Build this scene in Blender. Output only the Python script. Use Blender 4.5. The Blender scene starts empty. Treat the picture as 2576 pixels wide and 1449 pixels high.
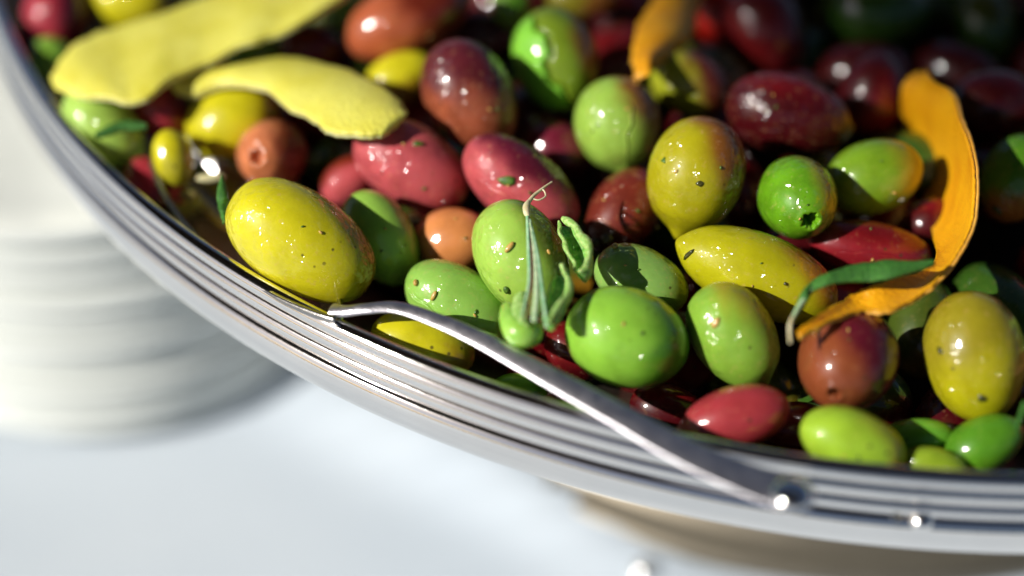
import bpy, math, random
import numpy as np
from mathutils import Vector
random.seed(7); rng = np.random.default_rng(7)
sc = bpy.context.scene
# ---------------------------------------------------------------- camera, world, sun, exposure
# world frame: table cloth at z = 0, rim of the bowl at z = H, metres
H = 0.115
EL = math.radians(42.5); DIST = 0.316; LENS = 65.0
cd = bpy.data.cameras.new("camera"); cam = bpy.data.objects.new("camera", cd); sc.collection.objects.link(cam); sc.camera = cam
cam.location = (0, -math.cos(EL)*DIST, H + math.sin(EL)*DIST)
cam.rotation_euler = (math.pi/2 - EL, 0, 0)
cd.sensor_width = 36; cd.lens = LENS; cd.clip_start = 0.01; cd.clip_end = 50
cd.dof.use_dof = True; cd.dof.focus_distance = 0.316; cd.dof.aperture_fstop = 3.5; cd.dof.aperture_blades = 9
SUN_DIR = Vector((-0.76, -0.37, 0.57)).normalized()      # towards the sun
w = bpy.data.worlds.new("World"); sc.world = w; w.use_nodes = True
nt = w.node_tree; nt.nodes.clear()
sky = nt.nodes.new("ShaderNodeTexSky"); sky.sky_type = 'NISHITA'; sky.sun_disc = False
sky.sun_elevation = math.asin(SUN_DIR.z); sky.sun_rotation = math.atan2(SUN_DIR.x, SUN_DIR.y) % (2*math.pi)
sky.air_density = .6; sky.dust_density = 1.2; sky.ozone_density = .3
bg = nt.nodes.new("ShaderNodeBackground"); bg.inputs[1].default_value = 0.05
wo = nt.nodes.new("ShaderNodeOutputWorld"); nt.links.new(sky.outputs[0], bg.inputs[0]); nt.links.new(bg.outputs[0], wo.inputs[0])
sd = bpy.data.lights.new("sun", 'SUN'); sd.energy = 5.0; sd.angle = math.radians(0.53); sd.color = (1.0, 0.955, 0.89)
sun = bpy.data.objects.new("sun", sd); sc.collection.objects.link(sun)
sun.rotation_euler = SUN_DIR.to_track_quat('Z', 'Y').to_euler(); sun.location = (-1, -1, 1)
sc.view_settings.view_transform = 'Standard'; sc.view_settings.look = 'None'
sc.view_settings.exposure = 0.12; sc.view_settings.gamma = 1.0
sc.render.engine = 'CYCLES'
sc.cycles.use_denoising = True
try: sc.cycles.denoiser = 'OPENIMAGEDENOISE'
except Exception: pass
sc.cycles.max_bounces = 8; sc.cycles.sample_clamp_indirect = 6.0; sc.cycles.caustics_reflective = True
sc.cycles.blur_glossy = 0.3

# ---------------------------------------------------------------- helpers
CR = np.array([1.0, 0, 0]); CV = np.array([0, -math.cos(EL), math.sin(EL)]); CU = np.cross(CV, CR)
CAM = np.array(cam.location)
FP = LENS/36*2576
def at(u, v, z=0.0):
    """point of the place: height z above the rim plane, seen at (u, v) of a 2576 x 1449 view"""
    d = -CV + CR*(u-1288)/FP - CU*(v-724.5)/FP
    return CAM + d*((CAM[2]-(H+z))/-d[2])
def link(o, parent=None):
    sc.collection.objects.link(o)
    if parent is not None: o.parent = parent
    return o
def mesh(name, verts, faces, mat=None, parent=None, smooth=True, loc=None):
    me = bpy.data.meshes.new(name)
    v = np.asarray(verts, float)
    if loc is not None: v = v - np.asarray(loc)
    # outward winding: signed volume about the centroid
    tri = np.array([(f[0], f[1], f[2]) for f in faces]); vc = v-v.mean(0)
    if np.einsum('ij,ij->i', vc[tri[:, 0]], np.cross(vc[tri[:, 1]], vc[tri[:, 2]])).sum() < 0: faces = [tuple(f)[::-1] for f in faces]
    me.from_pydata(v.tolist(), [], [tuple(int(i) for i in f) for f in faces]); me.update()
    if smooth: me.polygons.foreach_set('use_smooth', [True]*len(me.polygons))
    if mat: me.materials.append(mat)
    o = bpy.data.objects.new(name, me)
    if loc is not None and parent is None: o.location = tuple(loc)
    return link(o, parent)
def tag(o, label=None, cat=None, group=None, kind=None):
    for k, v in (('label', label), ('category', cat), ('group', group), ('kind', kind)):
        if v: o[k] = v
    return o
def empty(name, loc, label, cat, group=None):
    o = bpy.data.objects.new(name, None); o.empty_display_size = 0.01; o.location = tuple(loc); link(o)
    return tag(o, label, cat, group)
def wob(p, freq, seed, n=5):
    """smooth vectorised noise, about -1..1"""
    r = np.random.default_rng(seed); out = np.zeros(len(p))
    for k in range(n):
        d = r.normal(size=3); d /= np.linalg.norm(d)
        out += np.sin(p @ d*freq*r.uniform(.6, 1.6) + r.uniform(0, 6.28))
    return out/n*1.4
def sstep(a, b, x):
    t = np.clip((x-a)/(b-a), 0, 1); return t*t*(3-2*t)
def grid_faces(nu, nv, close_u=False, close_v=False):
    f = []
    for i in range(nu if close_u else nu-1):
        for j in range(nv if close_v else nv-1):
            a = i*nv+j; b = i*nv+(j+1) % nv; c = ((i+1) % nu)*nv+(j+1) % nv; d = ((i+1) % nu)*nv+j
            f.append((a, b, c, d))
    return f
def lathe(name, prof, mat, parent=None, n=256, centre=(0, 0), closed=False):
    t = np.linspace(0, 2*np.pi, n, endpoint=False)
    P = np.array(prof)
    v = np.stack([centre[0]+P[None, :, 0]*np.cos(t)[:, None], centre[1]+P[None, :, 0]*np.sin(t)[:, None], np.broadcast_to(P[None, :, 1], (n, len(P)))], -1).reshape(-1, 3)
    return mesh(name, v, grid_faces(n, len(P), True, closed), mat, parent)
def catmull(pts, n):
    P = np.array(pts, float); m = len(P); t = np.linspace(0, m-1, n); out = []
    for x in t:
        i = min(int(x), m-2); f = x-i
        p0 = P[max(i-1, 0)]; p1 = P[i]; p2 = P[i+1]; p3 = P[min(i+2, m-1)]
        out.append(.5*((2*p1)+(-p0+p2)*f+(2*p0-5*p1+4*p2-p3)*f*f+(-p0+3*p1-3*p2+p3)*f**3))
    return np.array(out)
def tube(pts, radii, n=12, steps=40):
    P = catmull(pts, steps); r = catmull([[x] for x in radii], steps)[:, 0]
    T = np.gradient(P, axis=0); T /= np.linalg.norm(T, axis=1)[:, None]+1e-12
    ref = np.cross(T[0], CV); ref /= np.linalg.norm(ref); V = []
    for k in range(steps):
        ref = ref - T[k]*(ref@T[k]); ref /= np.linalg.norm(ref); b = np.cross(T[k], ref)
        for j in range(n):
            a = 2*np.pi*j/n; V.append(P[k]+r[k]*(ref*np.cos(a)+b*np.sin(a)))
    F = grid_faces(steps, n, False, True)
    F.append(tuple(range(n))[::-1]); F.append(tuple((steps-1)*n+j for j in range(n)))
    return np.array(V), F

# ---------------------------------------------------------------- materials
def newmat(name):
    m = bpy.data.materials.new(name); m.use_nodes = True; t = m.node_tree
    return m, t, t.nodes['Principled BSDF']
def N(t, kind, **kw):
    n = t.nodes.new(kind)
    for k, v in kw.items(): setattr(n, k, v)
    return n
def noise(t, scale, detail=3, rough=.5, coord='Object', dim='3D'):
    tc = N(t, 'ShaderNodeTexCoord'); n = N(t, 'ShaderNodeTexNoise'); n.inputs['Scale'].default_value = scale
    n.inputs['Detail'].default_value = detail; n.inputs['Roughness'].default_value = rough
    t.links.new(tc.outputs[coord], n.inputs['Vector']); return n
def ramp(t, src, stops):
    r = N(t, 'ShaderNodeValToRGB'); t.links.new(src, r.inputs[0]); e = r.color_ramp.elements
    while len(e) < len(stops): e.new(.5)
    for i, (p, c) in enumerate(stops):
        e[i].position = p; e[i].color = (*c, 1) if len(c) == 3 else c
    return r
def mixc(t, a, b, fac, mode='MIX'):
    m = N(t, 'ShaderNodeMix'); m.data_type = 'RGBA'; m.blend_type = mode
    for s, i in ((fac, 0), (a, 6), (b, 7)):
        if isinstance(s, (int, float)): m.inputs[i].default_value = s
        elif isinstance(s, tuple): m.inputs[i].default_value = (*s, 1)
        else: t.links.new(s, m.inputs[i])
    return m.outputs[2]
def bump(t, height, strength, dist, prev=None):
    b = N(t, 'ShaderNodeBump'); b.inputs['Strength'].default_value = strength; b.inputs['Distance'].default_value = dist
    t.links.new(height, b.inputs['Height'])
    if prev is not None: t.links.new(prev, b.inputs['Normal'])
    return b.outputs[0]
def math_node(t, op, a, b=None, clamp=False):
    m = N(t, 'ShaderNodeMath', operation=op); m.use_clamp = clamp
    for i, s in enumerate((a, b)):
        if s is None: continue
        if isinstance(s, (int, float)): m.inputs[i].default_value = s
        else: t.links.new(s, m.inputs[i])
    return m.outputs[0]

def olive_material(name, patchy, mott=.3):
    m, t, p = newmat(name)
    at_ = N(t, 'ShaderNodeAttribute', attribute_name='tint')
    n1 = noise(t, 260, 5, .6); n2 = noise(t, 900, 3, .6)
    r1 = ramp(t, n1.outputs[0], [(.30, (.70, .66, .62)), (.52, (1, 1, 1)), (.75, (1.12, 1.08, 1.15))])
    r0 = ramp(t, noise(t, 110, 4, .65).outputs[0], [(.32, (.62, .60, .60)), (.50, (1, 1, 1)), (.72, (1.15, 1.10, 1.05))])
    c = mixc(t, at_.outputs['Color'], r1.outputs[0], .25+mott*.6, 'MULTIPLY'); c = mixc(t, c, r0.outputs[0], mott, 'MULTIPLY')
    r2 = ramp(t, n2.outputs[0], [(.58, (0, 0, 0)), (.72, (1, 1, 1))])
    fk = math_node(t, 'MULTIPLY', r2.outputs[0], .22 if patchy else .10)
    c = mixc(t, c, (.62, .36, .16), fk)
    tc = N(t, 'ShaderNodeTexCoord'); vo = N(t, 'ShaderNodeTexVoronoi'); vo.inputs['Scale'].default_value = 420
    t.links.new(tc.outputs['Object'], vo.inputs['Vector'])
    sp = ramp(t, vo.outputs['Distance'], [(.10, (1, 1, 1)), (.17, (0, 0, 0))])
    gate = ramp(t, noise(t, 150, 2).outputs[0], [(.54, (0, 0, 0)), (.60, (1, 1, 1))])
    fk2 = math_node(t, 'MULTIPLY', sp.outputs[0], gate.outputs[0])
    c = mixc(t, c, (.05, .035, .01), math_node(t, 'MULTIPLY', fk2, .8))
    t.links.new(c, p.inputs['Base Color'])
    p.inputs['Roughness'].default_value = .40; p.inputs['Specular IOR Level'].default_value = .18
    p.inputs['Subsurface Weight'].default_value = .10
    p.inputs['Subsurface Radius'].default_value = (1.0, .75, .25); p.inputs['Subsurface Scale'].default_value = .0022
    p.inputs['Coat Weight'].default_value = 1; p.inputs['Coat Roughness'].default_value = .12 if patchy else .11; p.inputs['Coat IOR'].default_value = 1.47
    # oil film: gentle waviness, gated patches of fine ripples, and round droplets
    big = noise(t, 330, 2, .5); fine = noise(t, 620, 2, .5)
    g = ramp(t, noise(t, 150, 3).outputs[0], [(.42, (.05, .05, .05)), (.58, (1, 1, 1))])
    hf = math_node(t, 'MULTIPLY', fine.outputs[0], g.outputs[0])
    b1 = bump(t, big.outputs[0], .35, .0006)
    b2 = bump(t, hf, 1.0 if patchy else .5, .0008 if patchy else .0002, b1)
    vd = N(t, 'ShaderNodeTexVoronoi'); vd.inputs['Scale'].default_value = 480 ; t.links.new(tc.outputs['Object'], vd.inputs['Vector'])
    dr = ramp(t, vd.outputs['Distance'], [(0, (1, 1, 1)), (.20, (.55, .55, .55)), (.38, (0, 0, 0))]); dr.color_ramp.interpolation = 'B_SPLINE'
    pick = ramp(t, vd.outputs['Color'], [(.62, (0, 0, 0)), (.66, (1, 1, 1))])
    b3 = bump(t, math_node(t, 'MULTIPLY', dr.outputs[0], pick.outputs[0]), .8, .00035, b2)
    t.links.new(b3, p.inputs['Coat Normal']); 
    bb = bump(t, n1.outputs[0], .25, .0004); t.links.new(bb, p.inputs['Normal'])
    return m
M_SMOOTH = olive_material('olive_skin_smooth', False)
M_WET = olive_material('olive_skin_wet', True, .65); M_CLEAN = olive_material('olive_skin_wet_even', True, .22)

def zest_material(name, c1, c2, sc_=1300):
    m, t, p = newmat(name)
    n1 = noise(t, 120, 4); c = ramp(t, n1.outputs[0], [(.3, c2), (.65, c1)]).outputs[0]
    tc = N(t, 'ShaderNodeTexCoord'); vo = N(t, 'ShaderNodeTexVoronoi'); vo.inputs['Scale'].default_value = sc_; t.links.new(tc.outputs['Object'], vo.inputs['Vector'])
    pr = ramp(t, vo.outputs['Distance'], [(.05, (.88, .85, .75)), (.45, (1.03, 1.03, 1.03))])
    c = mixc(t, c, pr.outputs[0], 1.0, 'MULTIPLY'); t.links.new(c, p.inputs['Base Color'])
    b = bump(t, vo.outputs['Distance'], .5, .0003); b = bump(t, n1.outputs[0], .15, .0004, b); t.links.new(b, p.inputs['Normal'])
    p.inputs['Roughness'].default_value = .42; p.inputs['Subsurface Weight'].default_value = .25
    p.inputs['Subsurface Radius'].default_value = (1, .7, .2); p.inputs['Subsurface Scale'].default_value = .0015
    return m
M_LEMON = zest_material('lemon_zest', (.76, .71, .13), (.66, .60, .06))
M_ORANGE = zest_material('orange_zest', (.80, .38, .004), (.66, .27, .003))
def plain(name, c1, c2, scale=400, rough=.5, sss=.1, bs=.3, bd=.0003, coat=0.0):
    m, t, p = newmat(name); n = noise(t, scale, 4, .6)
    t.links.new(ramp(t, n.outputs[0], [(.35, c1), (.65, c2)]).outputs[0], p.inputs['Base Color'])
    t.links.new(bump(t, n.outputs[0], bs, bd), p.inputs['Normal']); p.inputs['Roughness'].default_value = rough
    if sss: p.inputs['Subsurface Weight'].default_value = sss; p.inputs['Subsurface Scale'].default_value = .001
    p.inputs['Coat Weight'].default_value = coat; p.inputs['Coat Roughness'].default_value = .06
    return m
M_LPITH = plain('lemon_pith', (.72, .68, .24), (.80, .77, .38))
M_OPITH = plain('orange_pith', (.74, .34, .03), (.80, .42, .07))
M_ROSE = plain('rosemary_leaf', (.018, .10, .008), (.055, .22, .018), 1700, .6, .1, 1.0, .0005, .0)
M_ROSEU = plain('rosemary_underside', (.32, .50, .26), (.56, .68, .42), 900, .6)
M_STEM = plain('dry_stalk', (.55, .48, .25), (.72, .66, .42), 700, .6)
M_STEMG = plain('green_stalk', (.20, .46, .22), (.42, .62, .40), 900, .5)
M_HERB = plain('herb_chip', (.03, .09, .008), (.10, .20, .02), 1400, .35, .1, .5, .0002, .6)
M_SEED = plain('seed', (.45, .25, .05), (.60, .40, .10), 1400, .35, .1, .5, .0002, .8)
M_DARKDEB = plain('dark_berry', (.02, .03, .004), (.08, .07, .01), 1400, .3, .1, .5, .0002, 1.0)
M_CURL = plain('curled_leaf_green', (.08, .32, .015), (.36, .64, .16), 900, .45, .2, .9, .0005, .6)
M_CURLP = plain('curled_leaf_pale', (.20, .44, .06), (.50, .68, .24), 1300, .5, .2, .8, .0004, .4)
M_SEEDY = plain('yellowed_garlic', (.40, .36, .10), (.50, .45, .15), 600, .5, .2, .3, .0003, .2)
M_GARLIC = plain('garlic', (.58, .55, .28), (.66, .63, .38), 600, .4, .2, .3, .0003, .5)

def metal(name, col, rough, scratch=.12):
    m, t, p = newmat(name)
    p.inputs['Metallic'].default_value = 1
    n = noise(t, 60, 4, .6); t.links.new(ramp(t, n.outputs[0], [(.3, tuple(x*.93 for x in col)), (.7, col)]).outputs[0], p.inputs['Base Color'])
    n2 = noise(t, 500, 5, .7)
    mr = N(t, 'ShaderNodeMapRange'); t.links.new(n2.outputs[0], mr.inputs[0]); mr.inputs[3].default_value = rough*.6; mr.inputs[4].default_value = rough*1.6
    t.links.new(mr.outputs[0], p.inputs['Roughness'])
    fine = noise(t, 2400, 2, .6)
    t.links.new(bump(t, fine.outputs[0], scratch, .00008), p.inputs['Normal'])
    return m
M_SILVER = metal('polished_silver', (.98, .95, .92), .065, .10)
M_GLINT = metal('glint_bead', (.98, .96, .93), .13, .0)  # for small beads added to imitate sun glints
M_FOOT = metal('dark_silver', (.24, .21, .16), .42, .3)  # darker tone of the bowl metal, for foot and lining
M_SPOONB = metal('steel_spoon_bowl', (.40, .39, .38), .22, .4)
M_SPOON = metal('steel_spoon', (.66, .64, .68), .36, .9)

m, t, p = newmat('white_cloth'); M_CLOTH = m
n = noise(t, 9, 3); t.links.new(ramp(t, n.outputs[0], [(.3, (.48, .545, .61)), (.7, (.56, .615, .665))]).outputs[0], p.inputs['Base Color'])
wv = noise(t, 1800, 2); t.links.new(bump(t, wv.outputs[0], .3, .0003), p.inputs['Normal']); p.inputs['Roughness'].default_value = .85
m, t, p = newmat('cream_glaze'); M_PLATE = m
n = noise(t, 40, 3); t.links.new(ramp(t, n.outputs[0], [(.3, (.70, .725, .68)), (.7, (.74, .765, .72))]).outputs[0], p.inputs['Base Color'])
p.inputs['Roughness'].default_value = .22; p.inputs['Coat Weight'].default_value = 1; p.inputs['Coat IOR'].default_value = 1.8; p.inputs['Coat Roughness'].default_value = .10
m, t, p = newmat('gap_shade'); M_GAPSHADE = m  # near-black colour standing in for shade between the olives
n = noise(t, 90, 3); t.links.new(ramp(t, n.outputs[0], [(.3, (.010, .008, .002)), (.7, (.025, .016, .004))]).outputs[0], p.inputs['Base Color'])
t.links.new(bump(t, n.outputs[0], .3, .002), p.inputs['Normal']); p.inputs['Roughness'].default_value = .45; p.inputs['Specular IOR Level'].default_value = .12
m, t, p = newmat('clear_oil_drop'); M_DROP = m
p.inputs['Base Color'].default_value = (1, .97, .85, 1); p.inputs['Transmission Weight'].default_value = .9; p.inputs['Roughness'].default_value = .03; p.inputs['IOR'].default_value = 1.47

# ---------------------------------------------------------------- the setting: cloth
n = 240
xs = np.linspace(-.9, .9, n); ys = np.linspace(-.9, 1.2, n)
gx, gy = np.meshgrid(np.sign(xs)*np.abs(xs)**1.35, ys, indexing='ij')
P = np.stack([gx.ravel(), gy.ravel(), np.zeros(n*n)], -1)
a = at(860, 1000, -H); b = at(1330, 1340, -H)
d = (b-a)[:2]; L = np.linalg.norm(d); d /= L; nrm = np.array([-d[1], d[0]])
q = P[:, :2]-a[:2]; s = q@d; r = q@nrm
P[:, 2] = .009*np.exp(-(r-.012*np.sin(s*18))**2/.009**2)*np.exp(-((s-L*.5)/(L*.9))**2) + .0016*wob(P, 22, 3) + .0008*wob(P, 55, 4)
P[:, 2] -= P[:, 2].max()*0 
tag(mesh('table_cloth', P, grid_faces(n, n), M_CLOTH), 'white tablecloth with a soft fold under the bowl', None, None, 'structure')

# ---------------------------------------------------------------- stack of plates
PC = (-.1045, .1300)
NP_ = 10; STEP = .0068
ords = ['lowest', 'second from the bottom', 'third from the bottom', 'fourth from the bottom', 'fifth from the bottom', 'fifth from the top', 'fourth from the top', 'third from the top', 'second from the top', 'topmost']
first = None
for k in range(NP_):
    z0 = .0012 + k*STEP
    prof = [(r_*.82, z_) for r_, z_ in [(.0, .0012), (.038, .0012), (.040, .0002), (.043, .0002), (.045, .0014), (.060, .0014), (.0715, .0008), (.0740, .0016), (.0750, .0034), (.0744, .0053), (.0725, .0062), (.062, .0050), (.052, .0040), (.030, .0034), (.0, .0034)]]
    if first is None:
        first = lathe('white_plate', prof, M_PLATE, None, 160); o = first
    else:
        o = first.copy(); link(o)
    o.location = (PC[0]+rng.normal()*.0005, PC[1]+rng.normal()*.0005, z0)
    tag(o, f'off-white plate, {ords[k]} in the blurred stack beside the bowl', 'plate', 'stack of off-white plates')

# ---------------------------------------------------------------- bowl
BC = (.085, .1628); RI = .205
bowl = empty('serving_bowl', (BC[0], BC[1], 0.0), 'polished silver serving bowl with ridged rim, full of olives', 'bowl')
def arc(cx, cz, r, a0, a1, n): return [(cx+r*math.cos(math.radians(a)), cz+r*math.sin(math.radians(a))) for a in np.linspace(a0, a1, n)]
rim = [(-.0030, -.0075), (-.0016, -.0040), (-.0008, -.0016), (-.0006, -.0006), (-.0001, -.0001), (.0006, .0000)] + arc(.0004, -.0018, .0017, 74, -48, 12)
rim += [(.0015, -.0032)] + arc(.0003, -.0050, .0019, 68, -48, 12) + [(.0016, -.0065)]
rim += arc(.0005, -.0082, .0018, 68, -48, 12) + [(.0019, -.0096)]
rim += [(.0026, -.0101), (.0031, -.0112), (.0034, -.0128), (.0034, -.0144), (.0030, -.0158), (.0022, -.0168), (.0008, -.0173), (-.0025, -.0172), (-.008, -.0168)]
lathe('rim', [(RI+r_, H+z_) for r_, z_ in rim], M_SILVER, bowl, 420)
body = catmull([(.034, .030), (.040, .038), (.058, .046), (.090, .0575), (.135, .0715), (.165, .083), (.186, .0940), (.197, .0985)], 80).tolist()
lathe('body', body, M_SILVER, bowl, 256)
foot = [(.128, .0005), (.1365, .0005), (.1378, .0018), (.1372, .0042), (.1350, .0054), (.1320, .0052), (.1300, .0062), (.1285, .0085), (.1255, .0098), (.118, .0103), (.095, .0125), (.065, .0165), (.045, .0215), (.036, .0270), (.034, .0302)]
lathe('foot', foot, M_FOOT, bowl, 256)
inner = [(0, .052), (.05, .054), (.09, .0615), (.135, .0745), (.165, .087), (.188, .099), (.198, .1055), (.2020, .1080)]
lathe('lining', catmull(inner, 50).tolist(), M_FOOT, bowl, 256)  # lining coloured dark, standing in for dark reflections in the gaps

# ---------------------------------------------------------------- parasol added out of view: its edge shades the back of the bowl
e1_ = at(1690, 40, 0); e2_ = at(2560, 330, 0); sl = np.array(SUN_DIR); PH = 2.0
q1 = e1_+sl*(PH-e1_[2])/sl[2]; q2 = e2_+sl*(PH-e2_[2])/sl[2]
ed = (q2-q1); ed[2] = 0; ed /= np.linalg.norm(ed); pn = np.array([-ed[1], ed[0], 0]); mid_ = (q1+q2)/2+ed*.4; mid_[2] = 0
par = empty('blocker', mid_+pn*1.4, 'added unseen canvas parasol shading the far side of the table', 'blocker')
m, t, p = newmat('canvas'); M_CANVAS = m
nn_ = noise(t, 30, 3); t.links.new(ramp(t, nn_.outputs[0], [(.3, (.16, .12, .09)), (.7, (.20, .15, .11))]).outputs[0], p.inputs['Base Color']); p.inputs['Roughness'].default_value = .9
m, t, p = newmat('dark_wood'); M_WOOD = m
nn_ = noise(t, 60, 4); t.links.new(ramp(t, nn_.outputs[0], [(.3, (.10, .05, .02)), (.7, (.18, .09, .04))]).outputs[0], p.inputs['Base Color'])
L0 = np.array(par.location); apex = mid_+pn*1.4+np.array([0, 0, PH+.35])
cs = [mid_+ed*a_*2.4+pn*b_+np.array([0, 0, PH]) for a_, b_ in ((-1, 0), (1, 0), (1, 2.8), (-1, 2.8))]
V = [apex-L0]+[c_-L0 for c_ in cs]+[apex-L0+np.array([0, 0, .004])]+[c_-L0+np.array([0, 0, .004]) for c_ in cs]
F_ = [(0, 2, 1), (0, 3, 2), (0, 4, 3), (0, 1, 4), (5, 6, 7), (5, 7, 8), (5, 8, 9), (5, 9, 6), (1, 2, 7, 6), (2, 3, 8, 7), (3, 4, 9, 8), (4, 1, 6, 9)]
mesh('blocker_canopy', V, F_, M_CANVAS, par, smooth=False)  # umbrella-shaped sheet added to cast shade and darken rim reflections
pb = mid_+ed*2.5+pn*2.9
V_, F_ = tube([pb+np.array([0, 0, z_]) for z_ in (-.74, 0, 1.0, PH+.55)], [.03]*4, 16, 12); mesh('blocker_pole', V_-L0, F_, M_WOOD, par)
V_, F_ = tube([pb+np.array([0, 0, PH+.5]), (pb+apex)/2+np.array([0, 0, (PH+.5)/2]), apex+np.array([0, 0, .03])], [.022]*3, 12, 12); mesh('blocker_arm', V_-L0, F_, M_WOOD, par)
for c_ in cs:
    V_, F_ = tube([apex+np.array([0, 0, -.02]), (apex+c_)/2+np.array([0, 0, -.014]), c_+np.array([0, 0, -.012])], [.009]*3, 8, 8); mesh('blocker_rib', V_-L0, F_, M_WOOD, par)

# ---------------------------------------------------------------- dark disc imitating the shade under the olives
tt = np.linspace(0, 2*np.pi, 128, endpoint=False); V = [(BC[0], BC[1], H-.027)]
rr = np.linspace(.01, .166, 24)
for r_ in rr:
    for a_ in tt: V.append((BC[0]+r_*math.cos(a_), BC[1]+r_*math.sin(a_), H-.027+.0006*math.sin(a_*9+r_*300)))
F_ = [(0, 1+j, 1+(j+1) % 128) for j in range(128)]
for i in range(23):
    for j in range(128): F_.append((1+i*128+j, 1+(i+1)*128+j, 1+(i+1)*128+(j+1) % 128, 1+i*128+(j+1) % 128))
tag(mesh('gap_shade_disc', V, F_, M_GAPSHADE, None), 'dark disc imitating deep shade in the bowl under the olives', 'shade disc', None, 'stuff')

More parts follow.
